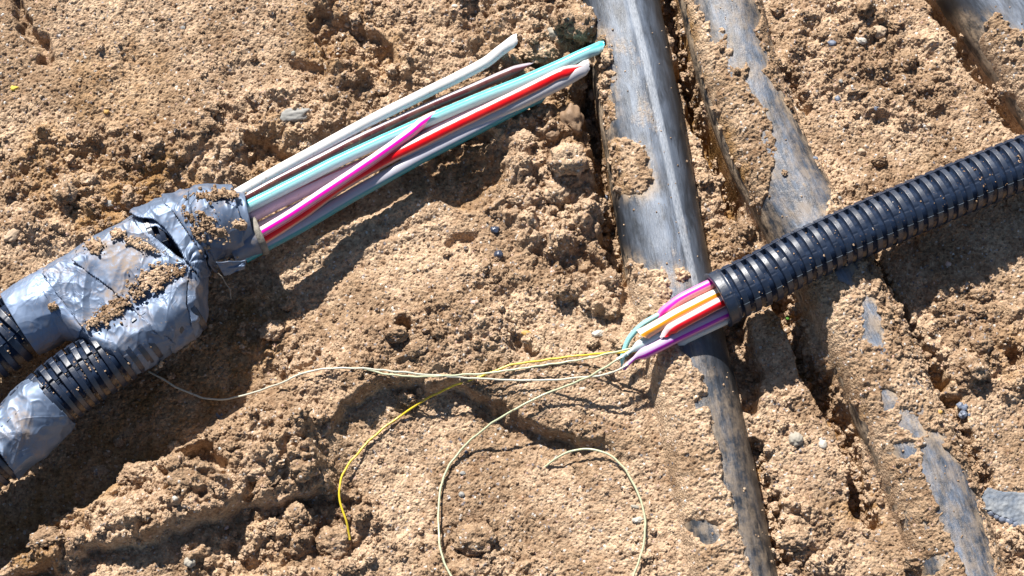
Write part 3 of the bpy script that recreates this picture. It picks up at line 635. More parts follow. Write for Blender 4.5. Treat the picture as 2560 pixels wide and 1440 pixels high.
# ------------------------------------------------------------------ thin coloured tubes
WHT = (.74, .72, .70)
def duct(name, label, pts, r, stops, group, tip='flat', dirt=.25, sss=.25, tipcol=None, base_z=None, rstart=None, interp='LINEAR', cat='plastic tube'):
    r = r*.9; a = np.array(pts, float); P, s = resample(catmull(at(a[:, 0], a[:, 1], a[:, 2]), 5), 3.0); n = len(P); L = s[-1]
    R = np.full(n, float(r)); asp = np.ones(n); rot = np.zeros(n)
    dl = (L - s)
    R += .35*perlin2(s/40, s*0, len(label))
    if tip == 'pinch':      # cut at a slant: squeezed flat, then a thin lip
        k = smooth(1-dl/46); asp = 1-.72*k; R = R*(1-.12*k - .66*smooth(1-dl/38)); R = R*np.where(dl < 4, .6, 1)
    elif tip == 'flat': k = smooth(1-dl/40); asp = 1-.38*k; R = R*(1-.12*k-.2*smooth(1-dl/12))
    elif tip == 'open': asp = 1-.15*smooth(1-dl/20)
    elif tip == 'start_pinch' or tip == 'start_open' or tip == 'start_tail':
        ds = s
        if tip == 'start_pinch': k = smooth(1-ds/36); asp = 1-.6*k; R = R*(1-.6*smooth(1-ds/24))
        if tip == 'start_open': asp = 1-.2*smooth(1-ds/20)
        if tip == 'start_tail': k = smooth(1-ds/62); R = R*(1-.70*smooth((64-ds)/30)); asp = 1-.35*k
    mat = duct_mat(name+'_'+label.split()[0], stops, dirt, sss, interp)
    Vv, F, uv = sweep(P, r, 28, aspect=asp, radial=R[:, None]*np.ones(29))
    Vv = Vv.reshape(n, 29, 3); end = 0 if tip.startswith('start') else n-1
    # ragged cut
    T = frames(P)[0]; jag = 3.0*perlin2(np.arange(29)*.8, np.zeros(29)+len(label), 5); jag[-1] = jag[0]
    Vv[end] += (jag*(1 if end else -1))[:, None]*T[end]
    sgn = 1 if end else -1; dle = dl if end else s; sl = {'pinch': 17, 'flat': 9, 'open': 5, 'start_pinch': 12, 'start_open': 9, 'start_tail': 3}[tip]
    Vv += (sgn*sl*smooth(1-dle/44))[:, None, None]*np.cos(2*np.pi*(np.linspace(0, 1, 29)-.36))[None, :, None]*T[:, None, :]
    Vv += (.5*perlin2(s/9, s*0, 3)*0)[:, None, None]
    # inner wall folding back in so the mouth is dark and has thickness
    c = P[end]; inn = c + (Vv[end]-c)*.66; back = inn - T[end]*(26 if end else -26)
    rings = [Vv.reshape(-1, 3), inn, back]; b0 = end*29; m = n*29; extra = []
    for i in range(28):
        q = (b0+i, b0+i+1, m+i+1, m+i); q2 = (m+i, m+i+1, m+30+i, m+29+i)
        extra += [q, q2] if end else [q[::-1], q2[::-1]]
    # close the back of the mouth
    rings.append(c[None] - T[end]*(26 if end else -26)); mc = m+58
    for i in range(0, 28, 2): extra.append((m+29+i, m+30+i, m+31+i, mc))
    uv2 = np.vstack([uv, uv[b0:b0+29], uv[b0:b0+29], [[0, .5]]])
    o = mk(name, np.vstack(rings), np.vstack([F, np.array(extra)]), mat, None, uv=uv2)
    tag(o, label, cat, group); return o
GL = 'coloured plastic tubes coming out of the taped bundle'; GR = 'coloured plastic tubes coming out of the ribbed conduit'
def st(*a): return list(a)
duct('plastic_tube', 'white tube, uppermost of the bundle, its cut end curled up', [(560,505,80),(600,481,84),(700,424,84),(801,369,80),(923,303,76),(1067,231,72),(1139,196,70),(1211,158,68),(1250,128,72),(1290,98,84)], 16,
     [(0, (.72, .70, .68)), (1, (.78, .76, .74))], GL, 'flat', .3)
duct('plastic_tube', 'brown striped tube lying just below the white one', [(560,524,80),(627,489,80),(700,449,78),(800,399,76),(887,354,70),(1040,282,56),(1191,218,50),(1260,188,46),(1318,165,46)], 15,
     [(.0, (.12, .03, .03)), (.33, (.30, .24, .26)), (.42, (.50, .46, .52)), (.475, (.36, .27, .31)), (.495, (.11, .026, .028)), (.80, (.10, .022, .024))], GL, 'pinch', .45)  # the lilac band above the brown is a highlight painted into the stops
duct('plastic_tube', 'long aqua tube reaching furthest, its jagged tip beside the black pipe', [(560,552,84),(596,529,84),(671,491,84),(760,446,82),(849,401,78),(960,350,74),(1078,298,70),(1191,250,66),(1300,207,66),(1394,166,68),(1450,140,74),(1506,116,84)], 17,
     [(.0, (.30, .62, .64)), (.36, (.18, .62, .68)), (.43, (.03, .48, .58)), (.49, (.05, .54, .62)), (.54, (.34, .66, .68)), (.75, (.44, .64, .66))], GL, 'flat', .12)
duct('plastic_tube', 'lilac tube with a thin pink stripe, between the aqua and the red tubes', [(565,572,60),(620,545,58),(700,505,54),(800,459,50),(870,428,48),(950,392,46),(1040,348,46),(1150,296,46),(1250,250,46),(1330,214,46)], 18,
     [(.0, (.52, .46, .56)), (.38, (.52, .48, .60)), (.44, (.62, .14, .22)), (.465, (.55, .48, .60)), (.8, (.50, .46, .58))], GL, 'pinch', .5)
duct('plastic_tube', 'short magenta striped tube lying over the others', [(600,612,88),(655,580,100),(720,541,108),(782,500,110),(893,426,104),(960,380,98),(1025,333,92),(1056,306,92),(1078,289,94)], 14.5,
     [(.0, (.68, .45, .60)), (.50, (.80, .62, .74)), (.51, (.86, .004, .44)), (.60, (.88, .004, .48)), (.615, (.82, .40, .56)), (.68, (.80, .34, .48)), (.70, (.42, .0, .12)), (.74, (.62, .2, .3))], GL, 'pinch', .12)
duct('plastic_tube', 'bright red tube along the middle of the bundle with a hooked cut tip', [(600,628,78),(665,592,80),(760,531,80),(849,466,80),(960,402,80),(1040,362,80),(1120,322,79),(1205,281,78),(1290,240,78),(1359,206,78),(1395,188,80),(1446,170,86)], 17,
     [(.0, (.70, .42, .38)), (.36, (.72, .50, .50)), (.42, (.78, .56, .56)), (.455, (.80, .30, .30)), (.475, (.88, .006, .01)), (.66, (.80, .004, .008)), (.685, (.75, .36, .28)), (.8, (.70, .42, .36))], GL, 'pinch', .14)
duct('plastic_tube', 'translucent grey tube behind the red tip, its end shaped like a spoon', [(1000,392,62),(1100,346,62),(1205,300,62),(1290,262,62),(1370,222,64),(1420,196,68),(1452,176,74),(1470,164,80)], 19,
     [(.0, (.62, .60, .56)), (.45, (.48, .47, .50)), (.62, (.44, .43, .46)), (.70, (.72, .70, .64)), (.9, (.70, .68, .62))], GL, 'flat', .15)
duct('plastic_tube', 'teal edged tube, lowest of the bundle', [(610,642,62),(668,610,62),(760,560,62),(871,494,62),(960,444,60),(1049,394,58),(1150,342,56),(1252,289,54),(1320,254,52),(1378,228,50)], 19,
     [(.0, (.02, .26, .32)), (.45, (.46, .46, .52)), (.60, (.48, .47, .54)), (.635, (.01, .25, .32)), (.80, (.0, .20, .27)), (.9, (.0, .2, .27))], GL, 'pinch', .2)
duct('plastic_tube', 'milky tube tucked under the magenta one at the mouth of the tape', [(580,598,46),(640,572,44),(720,532,42),(800,492,42),(880,452,42)], 15,
     [(.0, (.56, .44, .48)), (.5, (.55, .48, .55)), (.9, (.58, .45, .48))], GL, 'pinch', .5)

# tubes of the right-hand bundle (paths run left to right, cut end first)
duct('plastic_tube', 'violet striped tube, longest at the conduit mouth, ending in a thin bent tail', [(1559,922,96),(1572,908,104),(1590,893,110),(1608,884,114),(1632,872,118),(1709,833,124),(1807,786,128),(1900,742,130)], 16.5,
     [(.0, (.62, .36, .56)), (.47, (.56, .44, .60)), (.555, (.52, .38, .58)), (.575, (.42, .003, .40)), (.655, (.46, .004, .42)), (.675, (.60, .30, .50)), (.74, (.58, .26, .44)), (.755, (.42, .02, .22)), (.79, (.5, .1, .3))], GR, 'start_tail', .1)
duct('plastic_tube', 'pale aqua tube with a torn tip between the orange and violet ones', [(1545,898,100),(1556,892,104),(1580,876,110),(1620,852,118),(1700,812,124),(1800,764,128),(1880,726,130)], 14.5,
     [(.0, (.30, .55, .58)), (.45, (.56, .66, .66)), (.62, (.52, .62, .62)), (.68, (.02, .28, .30)), (.76, (.02, .28, .30)), (.8, (.5, .6, .6))], GR, 'start_tail', .1)
duct('plastic_tube', 'white tube underneath the others at the conduit mouth', [(1682,862,92),(1700,854,94),(1730,839,98),(1805,804,104),(1880,768,110)], 13.5, [(0, (.62, .63, .60)), (1, (.66, .66, .64))], GR, 'start_pinch', .15)
duct('plastic_tube', 'orange striped tube with a square cut end at the conduit mouth', [(1606,836,134),(1640,817,138),(1688,789,142),(1740,762,144),(1788,738,146),(1870,700,146)], 16.5,
     [(.0, (.74, .42, .26)), (.40, (.80, .66, .56)), (.50, (.86, .80, .74)), (.515, (.80, .32, .015)), (.585, (.84, .34, .02)), (.61, (.80, .42, .24)), (.8, (.76, .38, .22))], GR, 'start_open', .05)
duct('plastic_tube', 'stubby red tube with a curled cut end at the conduit mouth', [(1664,838,140),(1672,829,142),(1686,818,146),(1730,794,150),(1799,757,152),(1870,722,150)], 15.5,
     [(.0, (.70, .40, .36)), (.44, (.76, .58, .60)), (.50, (.74, .50, .52)), (.525, (.74, .008, .02)), (.69, (.68, .006, .012)), (.71, (.72, .36, .30)), (.85, (.7, .4, .34))], GR, 'start_pinch', .05)
duct('plastic_tube', 'magenta striped tube, uppermost at the conduit mouth, ending in a point', [(1652,790,118),(1660,781,122),(1680,764,128),(1709,744,134),(1765,716,140),(1850,676,142)], 14.5,
     [(.0, (.70, .30, .38)), (.36, (.74, .18, .50)), (.42, (.78, .30, .62)), (.475, (.74, .02, .42)), (.545, (.78, .02, .44)), (.565, (.76, .36, .42)), (.8, (.74, .32, .36))], GR, 'start_pinch', .05)
duct('plastic_tube', 'thin aqua strip curving out beside the conduit mouth', [(1557,906,66),(1558,890,74),(1564,866,84),(1576,842,94),(1605,812,106),(1651,785,116),(1700,760,122)], 7.5,
     [(.0, (.35, .62, .64)), (.45, (.26, .62, .66)), (.55, (.42, .70, .70)), (.7, (.18, .58, .64))], GR, 'start_pinch', .05)

# ------------------------------------------------------------------ loose fibre strands
def strand(label, pts, r, mat, lift=6, z0=None, zend=None, ends=(0, 0)):
    a = np.array(pts, float); c = np.hstack([a[:, :2], np.zeros((len(a), 1))]); C, s = resample(catmull(c, 4), 4); C[:, 0] += 1.6*perlin2(s/30, s*0, len(label)); C[:, 1] += 2.2*perlin2(s/37, s*0+4, len(label))
    zg = gz(C[:, 0], C[:, 1]); k = 41
    pad = np.pad(zg, k//2, 'edge'); mx = np.array([pad[i:i+k].max() for i in range(len(zg))])      # rests on the high spots
    z = np.convolve(np.pad(mx, k//2, 'edge'), np.ones(k)/k, 'valid') + lift*(1+.6*np.sin(s/160))
    if z0 is not None: f = smooth(1-s/220); z = z*(1-f)+z0*f
    if ends[0]: z -= ends[0]*smooth(1-s/60)
    if ends[1]: z -= ends[1]*smooth(1-(s[-1]-s)/60)
    P = at(C[:, 0], C[:, 1], z); Vv, F, uv = sweep(P, r, 8); o = mk('fibre_strand', Vv, F, mat, uv=uv)
    return tag(o, label, 'fibre', 'loose glass fibre strands')
def fibre_mat(n, c, d): m = duct_mat(n, [(0, c), (1, c)], d, .2); return m
strand('yellow fibre strand arching from the conduit mouth down to the left clods', [(1640,862),(1602,877),(1500,884),(1404,894),(1283,912),(1203,940),(1082,989),(961,1069),(880,1150),(852,1202),(850,1255),(864,1297),(875,1350)], 2.7,
       fibre_mat('yellow_fibre', (.66, .50, .03), .4), 7, 108, ends=(0, 14))
strand('whitish fibre strand running from the violet tail far left to the taped bundle', [(1570,912),(1540,928),(1485,941),(1410,948),(1344,951),(1250,949),(1163,945),(1080,938),(1001,930),(940,924),(880,920),(800,924),(740,940),(680,966),(600,991),(540,998),(480,985),(420,955),(372,928)], 2.4,
       fibre_mat('white_fibre', (.55, .55, .46), .4), 9, 104)
strand('pale green fibre strand crossing the yellow one and joining the whitish one', [(1625,855),(1602,864),(1530,882),(1445,900),(1360,913),(1283,924),(1220,932),(1163,936),(1100,940),(1042,941),(961,934),(909,922)], 2.4,
       fibre_mat('pale_green_fibre', (.54, .57, .38), .3), 12, 118)
strand('pale fibre strand making a wide loop down past the lower edge and back up', [(1556,892),(1545,899),(1465,945),(1364,985),(1283,1025),(1203,1078),(1155,1122),(1118,1174),(1100,1231),(1096,1303),(1102,1376),(1126,1436),(1190,1510),(1330,1570),(1480,1545),(1555,1490),(1586,1432),(1604,1383),(1613,1320),(1608,1270),(1590,1223),(1557,1166),(1517,1134),(1465,1122),(1412,1134),(1352,1174)], 2.7,
       fibre_mat('loop_fibre', (.48, .51, .34), .35), 7, 104, ends=(0, 12))

# ------------------------------------------------------------------ stones, clods and small finds
def rock_mesh(name, P, rad, seed, mat, rough=.12, sub=4, rotz=0, blocky=0.0, sharp=0.0):
    Vi, F = ICO[sub]; n = Vi.copy()
    d = 1 + rough*perlin3(Vi*1.3, seed) + rough*.6*perlin3(Vi*3.0, seed+1)
    if sharp: d += sharp*(.9*(perlin3(Vi*2.2, seed+2)) + .6*(perlin3(Vi*5.0, seed+3)) + .40*perlin3(Vi*11.0, seed+4) + .20*perlin3(Vi*22.0, seed+5))
    n = n*d[:, None]
    if blocky: n = np.sign(n)*np.abs(n)**(1-blocky)
    n = n*np.array(rad); c, s_ = math.cos(rotz), math.sin(rotz)
    n = np.stack([n[:, 0]*c-n[:, 1]*s_, n[:, 0]*s_+n[:, 1]*c, n[:, 2]], 1)
    return mk(name, n + P, F, mat, org=P)
STONE = {k: plain_mat('stone_'+k, a, b, sc, r, .0006, sp) for k, a, b, sc, r, sp in [
 ('brown', (.20, .125, .075), (.30, .20, .125), 90, .65, .4), ('grey', (.24, .235, .22), (.34, .33, .31), 110, .7, .4), ('white', (.42, .38, .32), (.56, .52, .46), 110, .55, .5),
 ('blue', (.10, .12, .17), (.20, .23, .30), 110, .5, .5), ('dark', (.025, .035, .06), (.07, .085, .13), 120, .25, .7), ('tan', (.38, .28, .19), (.50, .38, .27), 90, .75, .3),
 ('ochre', (.42, .24, .06), (.55, .34, .10), 110, .6, .4), ('pink', (.52, .36, .30), (.66, .50, .44), 110, .6, .4), ('pale', (.30, .27, .22), (.40, .365, .31), 90, .75, .3)]}
def stone(label, px, py, rx, ry, kind, rot=0, seed=1, sink=.35, rz=None, name='pebble', cat='stone'):
    rz = rz or min(rx, ry)*.75; z = float(gz(np.array([px*1.0]), np.array([py*1.0]))[0]); P = at(np.array(px*1.0), np.array(py*1.0), z + rz*(1-sink)*.28)
    o = rock_mesh(name, P, (rx, ry, rz), seed, STONE[kind], .27, 4 if rx > 12 else 3, math.radians(rot)); return tag(o, label, cat, 'stones lying on the soil')
stone('large smooth brown stone in the shaded gap beside the black pipe', 1428, 298, 30, 42, 'brown', 12, 3, .2, 26, 'stone')
stone('small round brown stone just left of the large smooth one', 1381, 337, 18, 15, 'brown', 20, 4, .3)
stone('flat pale grey stone half buried left of the white tube', 738, 287, 38, 19, 'grey', 12, 5, .9, 14)
stone('grey stone capping a soil clod at the top, left of the black pipe', 1386, 86, 25, 18, 'pale', -35, 6, .3, 16)
stone('oval grey pebble in the ochre soil above the taped bundle', 270, 509, 19, 9, 'grey', -3, 7, .3)
stone('tiny cream pebble touching the oval grey one above the tape', 290, 519, 5, 5, 'pink', 0, 8, .2)
stone('elongated tan stone at the left edge above the taped bundle', 34, 586, 26, 13, 'tan', 42, 9, .4)
stone('grey bean shaped pebble on the soil strip between the two lower pipes', 1991, 1098, 17, 18, 'pale', -20, 10, .15)
stone('small whitish pebble right of the bean shaped one', 2057, 1112, 10, 13, 'white', 10, 11, .2)
stone('tiny white pebble just above the small whitish one', 2051, 1098, 5, 6, 'white', 0, 12, .2)
stone('flat white pebble touching the looped pale fibre', 1595, 1300, 14, 7, 'white', 8, 13, .2)
stone('dull flat pebble just above the white one by the looped fibre', 1588, 1267, 11, 5, 'pale', -10, 14, .5)
stone('pinkish white pointed pebble in the top right soil', 2154, 101, 15, 9, 'white', -18, 15, .1)
stone('blue grey pebble left of the pinkish white pointed one', 2081, 108, 11, 8, 'blue', -12, 16, .2)
stone('round grey brown stone above the pinkish white pebble', 2196, 80, 19, 17, 'tan', 0, 17, .2, 15)
stone('small round olive stone left of the round grey brown one', 2136, 66, 10, 11, 'tan', 0, 18, .2)
stone('small dark blue upright pebble right of the caked pipe', 2094, 247, 7, 9, 'blue', 10, 19, .1)
stone('pale bluish small pebble in the middle of the top right soil', 2191, 270, 6, 7, 'blue', 0, 20, .2)
stone('round mauve grey stone above the middle of the ribbed conduit', 2154, 380, 11, 9, 'tan', 0, 21, .2, 9)
stone('light bluish pebble touching the caked pipe edge above the conduit', 2098, 496, 7, 6, 'grey', 0, 22, .2)
stone('dark bluish pebble lodged on the caked pipe edge near the conduit', 2038, 396, 8, 5, 'blue', -10, 23, .3)
stone('small grey pebble high on the right soil beside the caked pipe', 2103, 203, 6, 6, 'grey', 0, 24, .2)
stone('glossy dark blue chip in the shade, upper of two', 1238, 575, 12, 10, 'dark', 0, 25, .2, 8)
stone('glossy dark blue chip in the shade with a bright glint, lower of two', 1246, 636, 12, 11, 'dark', 30, 26, .2, 10)
stone('ochre pebble on the sunlit soil above the yellow strand', 1316, 833, 12, 7, 'ochre', 0, 27, .3)
stone('milky white pebble half sunk left of the conduit mouth', 1494, 834, 15, 9, 'white', 5, 28, .7)
stone('small cream pebble in the middle of the sunlit soil', 1187, 756, 9, 6, 'pink', 0, 29, .3)
stone('pearl white grain on the crusty soil at lower left', 437, 1246, 7, 6, 'white', 0, 30, .1)
stone('pale squarish pebble in the shaded hollow near the lower edge', 474, 1405, 13, 13, 'pale', 0, 31, .3)
stone('small mauve white pebble in the shaded soil at lower left', 565, 1319, 7, 5, 'pink', 30, 32, .2)
stone('bright orange pebble in the upper left soil', 266, 279, 7, 6, 'ochre', 0, 33, .2)
stone('small round grey pebble in the upper left soil', 458, 70, 6, 6, 'grey', 0, 34, .2)
stone('tiny pale pebble at the top of the picture', 1137, 15, 9, 5, 'white', 0, 35, .3)
stone('small pale pebble on the top middle soil', 733, 133, 6, 7, 'pale', 0, 36, .2)
stone('brown pebble on the top middle soil among dark crumbs', 870, 62, 9, 8, 'tan', 0, 37, .2)
stone('small tan stone in the gap between the top clods and the black pipe', 1476, 150, 14, 16, 'tan', 15, 38, .1, 12)
stone('tan stone under the aqua tip beside the black pipe', 1482, 236, 13, 13, 'tan', 0, 39, .1, 12)
stone('small mauve pebble in the shade of the conduit at far right', 2370, 660, 8, 6, 'pink', 0, 40, .3)
stone('small orange brown pebble among the lower right clods', 2350, 1031, 6, 6, 'ochre', 0, 41, .1)
stone('dark pebble in the smooth hollow below the strands', 1165, 1130, 5, 4, 'dark', 0, 42, .1)
stone('small grey pebble inside the wide fibre loop', 1154, 1236, 7, 7, 'grey', 20, 43, .2)
stone('pale bluish chip in the smooth hollow inside the fibre loop', 1157, 1183, 7, 5, 'grey', 0, 44, .2)

def clod(label, px, py, r, seed, flat=.8, ry=None, rot=0, sink=.45, name='soil_clod'):
    ry = ry or r; z = float(gz(np.array([px*1.0]), np.array([py*1.0]))[0]); rz = min(r, ry)*flat; P = at(np.array(px*1.0), np.array(py*1.0), z + rz*(1-sink)*.6)
    o = rock_mesh(name, P, (r, ry, rz), seed, MAT_CLOD, .22, 5, math.radians(rot), 0, .2); return tag(o, label, 'soil clod', 'clods of soil')
clod('rounded soil clod at the buried end of the yellow strand', 838, 1356, 40, 51)
clod('lumpy soil clod between the yellow strand and the shaded bottom edge', 742, 1285, 26, 52)
clod('big lit soil clod on the crust left of the yellow strand', 760, 1170, 34, 53, .8, 30)
clod('broad soil lump on the crust below the shaded trench', 655, 1165, 56, 54, .5, 30, 24, .5)
clod('long soil slab leaning on the crust beside a dark slit', 672, 1200, 46, 55, .45, 14, 38, .3)
clod('soil lump at the left lip of the dark hole in the crust', 345, 1180, 34, 56, .7, 24, 0, .5)
clod('soil lump directly below the dark hole in the crust', 455, 1195, 40, 57, .6, 30, 0, .5)
clod('rough soil lump left of the small pearl white grain', 310, 1275, 38, 58, .6, 26)
clod('jagged soil lump on the crust near the left corner', 110, 1345, 40, 59, .6, 22, 25)
clod('little soil clod in the trench shade, upper of two', 297, 1106, 13, 60, .8)
clod('little soil clod in the trench shade, lower of two', 268, 1133, 9, 61, .8)
clod('low wide soil clod in the trench shade', 248, 1178, 24, 62, .5, 14)
clod('soil clod in the shade just right of the taped bundle', 683, 826, 30, 63, .8, 26)
clod('big cubic soil clod beside the black pipe, in the middle', 1420, 400, 48, 64, .8, 42, 20)
clod('soil clod below the big cubic one', 1395, 478, 36, 65, .8, 40)
clod('soil clod right of the shaded imprint', 1290, 495, 24, 66, .8)
clod('soil clod under the tube tips near the smooth stones', 1310, 350, 30, 67, .7, 24)
clod('small soil clod wedged beside the large smooth stone', 1468, 325, 20, 68, .9, 30)
clod('crumbly soil clod at the top beside the black pipe', 1450, 60, 44, 69, .8, 50)
clod('soil clod below the grey capped one at the top', 1360, 130, 40, 70, .7, 32)
clod('soil clod on the sunlit mound with a dark pit beside it', 990, 835, 26, 71, .9, 22)
clod('flat soil clod below the pit on the sunlit mound', 1040, 870, 34, 72, .6, 22, 15)
clod('soil clod left of the black pipe above the conduit mouth', 1478, 750, 30, 73, .8, 24)
clod('round soil lump on the bare part of the striped black pipe', 1702, 718, 11, 74, .8, None, 0, .1)
clod('soil clod casting a long shadow above the middle of the conduit', 2198, 400, 20, 75, 1.0, 17, 0, .2)
clod('ochre clod with a scooped face in the top right soil', 2143, 222, 27, 76, .6, 15, 5, .2)
clod('upright soil clod left of the rubbed pipe', 2270, 150, 22, 77, .9, 30, 0, .2)
clod('soil clod right of the upright one near the rubbed pipe', 2318, 218, 22, 78, .8, 20)
clod('small soil clod on the shaded slope of the upper left', 222, 450, 24, 79, .9, 20)
clod('low soil clod beside the small one above the taped bundle', 165, 452, 18, 80, .7)
clod('smooth edged soil clod left of the white tube', 520, 310, 20, 81, .7, 12, 10)
clod('second smooth edged soil clod left of the white tube, slightly higher', 545, 300, 18, 82, .8, 14, -10)
clod('soil clod in the pit between the upper left soil and white tube', 565, 385, 20, 83, .9, 16)
clod('rounded clod at the foot of the hollow near the lower edge', 1185, 1345, 50, 84, .6, 36)
clod('soil clod on the right slope beside the pale stone slab', 2450, 735, 26, 85, .7, 16)
clod('soil clod next to the hollow at the right edge', 2455, 860, 26, 86, .8, 24)
clod('loose soil clod near the lower right corner', 2290, 1400, 30, 87, .7, 24)
clod('round soil clod in the lower middle right, between the pipes', 1985, 1345, 40, 88, .6, 30)

# sand lumps stuck on the tape
def tape_z(px, py):
    pxs, pys = proj(Gm); d = (pxs-px)**2+(pys-py)**2 + np.where(Nm @ (-CF) > 0, 0, 1e6); i = np.unravel_index(np.argmin(d), d.shape); return Gm[i]+Nm[i]*12
for lab, px, py, r, ry, sd_ in [('round lump of sand resting on the right end of the grey tape', 566, 650, 24, 17, 91), ('small lump of sand on the pale left tape strip', 132, 768, 11, 8, 92), ('sand lump on the rim of the tape end above the pipe mouth', 603, 563, 13, 12, 93)]:
    P = tape_z(px, py); o = rock_mesh('sand_lump', P, (r, ry, 8), sd_, MAT_CLOD, .2, 4, 0, 0, .25); tag(o, lab, 'sand lump', 'lumps of sand on the tape')

# grey broken slab, lower right
zz = float(gz(np.array([2510.]), np.array([1270.]))[0]); A = at(np.array(2515.), np.array(1272.), zz)
t = thing('broken_slab', 'pale bluish grey broken slab with knobbly edge at the lower right edge', 'slab', A)
ang = np.linspace(0, 2*np.pi, 90, endpoint=False)
outl = [(2452,1236),(2470,1216),(2500,1228),(2560,1230),(2640,1250),(2650,1330),(2560,1318),(2530,1304),(2500,1292),(2462,1272)]
n = 60; gx, gy = np.meshgrid(np.linspace(2440, 2660, 110), np.linspace(1205, 1345, 70)); ins = in_poly(gx+3*perlin2(gx/14, gy/14, 3), gy+3*perlin2(gx/14, gy/14, 4), outl)
Zs = zz + 13 + 2.0*perlin2(gx/30, gy/30, 5) + 1.6*perlin2(gx/9, gy/9, 6) - .05*(gx-2500)*.3
Vv = at(gx, gy, Zs).reshape(-1, 3); F = grid_faces(*gx.shape); F = F[ins.ravel()[F].all(1)]; us = np.unique(F); ix = np.full(gx.size, -1); ix[us] = np.arange(len(us))
o = mk('slab_face', Vv[us], ix[F], plain_mat('slab_grey', (.10, .13, .18), (.27, .28, .29), 110, .7, .001), t); m_ = o.modifiers.new('thickness', 'SOLIDIFY'); m_.thickness = 16*S; m_.offset = 1
for f in [o.data]: f.flip_normals() if o.data.polygons[0].normal.z < 0 else None
m_.offset = -1
for k, (px, py, r) in enumerate([(2466,1274,9),(2478,1282,11),(2493,1291,10),(2507,1297,12),(2523,1304,13),(2539,1312,11),(2553,1318,12),(2530,1324,9)]):
    P = at(np.array(px*1.), np.array(py*1.), zz+4); Vi, F = ICO[3]; dd = 1+.15*perlin3(Vi*1.6, 300+k)
    q = mk('knob', Vi*dd[:, None]*[r, r*.9, r*.8]+P, F, STONE['blue'], t)

def shard_cluster(label, px, py, r, seed, n=9, cat='asphalt lump', name='asphalt_lump'):
    z = float(gz(np.array([px*1.]), np.array([py*1.]))[0]); P = at(np.array(px*1.), np.array(py*1.), z+r*.25); rs = np.random.RandomState(seed); Vs = []; Fs = []; b = 0; Vi, F = ICO[2]
    for k in range(n):
        c = P + rs.uniform(-1, 1, 3)*[r*.7, r*.9, r*.3]; q = Vi*(1+.35*perlin3(Vi*2, seed+k))[:, None]*rs.uniform(.3, .5)*r; Vs.append(q+c); Fs.append(F+b); b += len(Vi)
    o = mk(name, np.vstack(Vs), np.vstack(Fs), STONE['blue'], smooth_=False, org=P); tag(o, label, cat)
shard_cluster('knobbly blue grey asphalt lump on the right soil', 2410, 1026, 19, 5)
shard_cluster('bluish slaty fragment left of the striped black pipe', 1507, 508, 17, 8, 7, 'stone fragment', 'slate_fragment')
shard_cluster('tiny bluish flake on the crust beside the whitish strand', 548, 1042, 9, 12, 5, 'flake', 'stone_flake')
# yellow petal
z = float(gz(np.array([35.]), np.array([220.]))[0]); P = at(np.array(35.), np.array(220.), z+3); a = np.linspace(0, 2*np.pi, 25)[:-1]; rr = 11+2.5*np.sin(a*3+1)+1.5*np.sin(a*7)
Vv = [P+[0, 0, 2]] ; Vv += [P + [rr[i]*math.cos(a[i])*.95, rr[i]*.62*math.sin(a[i]), 1.6*math.sin(a[i]*2)] for i in range(24)]
o = mk('yellow_petal', np.array(Vv), np.array([(0, i+1, (i+1) % 24+1) for i in range(24)]), plain_mat('petal_yellow', (.62, .42, .04), (.74, .56, .12), 200, .6), org=P); m_ = o.modifiers.new('thickness', 'SOLIDIFY'); m_.thickness = 1.2*S
tag(o, 'small ragged yellow petal on the soil at the upper left edge', 'petal')
# seedling
z = float(gz(np.array([1966.]), np.array([795.]))[0]); P = at(np.array(1966.), np.array(795.), z)
t = thing('seedling', 'tiny green seedling sprouting from the crack below the ribbed conduit', 'seedling', P)
gm = plain_mat('seedling_green', (.06, .20, .02), (.13, .34, .05), 200, .5)
Vv, F, uv = sweep(resample(catmull([P, P+[1, 2, 8], P+[0, 4, 16]], 2), 2)[0], .9, 6); mk('stem', Vv, F, gm, t, uv=uv)
for dx, dy, dz in ((0, 9, 18), (1, -3, 15), (-3, 16, 12)):
    Vi, F = ICO[3]; mk('leaf', Vi*[5, 6.5, 1.2]+(P+[dx, dy, dz]), F, gm, t)

# ------------------------------------------------------------------ loose grains and crumbs (uncountable)
def crumbs(name, label, pts, size, seed, subs, mat=None):
    rs = np.random.RandomState(seed); Vi, F = ICO[subs]; n = len(pts); var = 10
    base = []
    for k in range(var):
        q = Vi*(1+.42*perlin3(Vi*1.5, seed+k)+.34*perlin3(Vi*3.2, seed+40+k)+(.26*perlin3(Vi*7, seed+70+k) if subs > 2 else 0))[:, None]; base.append(q*rs.uniform(.72, 1.15, 3))
    base = np.array(base); which = rs.randint(0, var, n)
    a = rs.uniform(0, 2*np.pi, n); c, s_ = np.cos(a), np.sin(a); b = rs.uniform(0, 2*np.pi, n); c2, s2 = np.cos(b), np.sin(b)
    Q = base[which]*np.asarray(size)[:, None, None]; x = Q[..., 0]*c[:, None]-Q[..., 1]*s_[:, None]; y = Q[..., 0]*s_[:, None]+Q[..., 1]*c[:, None]; z = Q[..., 2]
    y, z = y*c2[:, None]-z*s2[:, None], y*s2[:, None]+z*c2[:, None]
    V = np.stack([x, y, z*.85], -1) + pts[:, None, :]
    FF = (F[None]+(np.arange(n)*len(Vi))[:, None, None]).reshape(-1, 3)
    o = mk(name, V.reshape(-1, 3), FF, mat or MAT_CLOD, smooth_=(subs > 3)); tag(o, label, None, None, 'stuff'); return o
rs = np.random.RandomState(3)
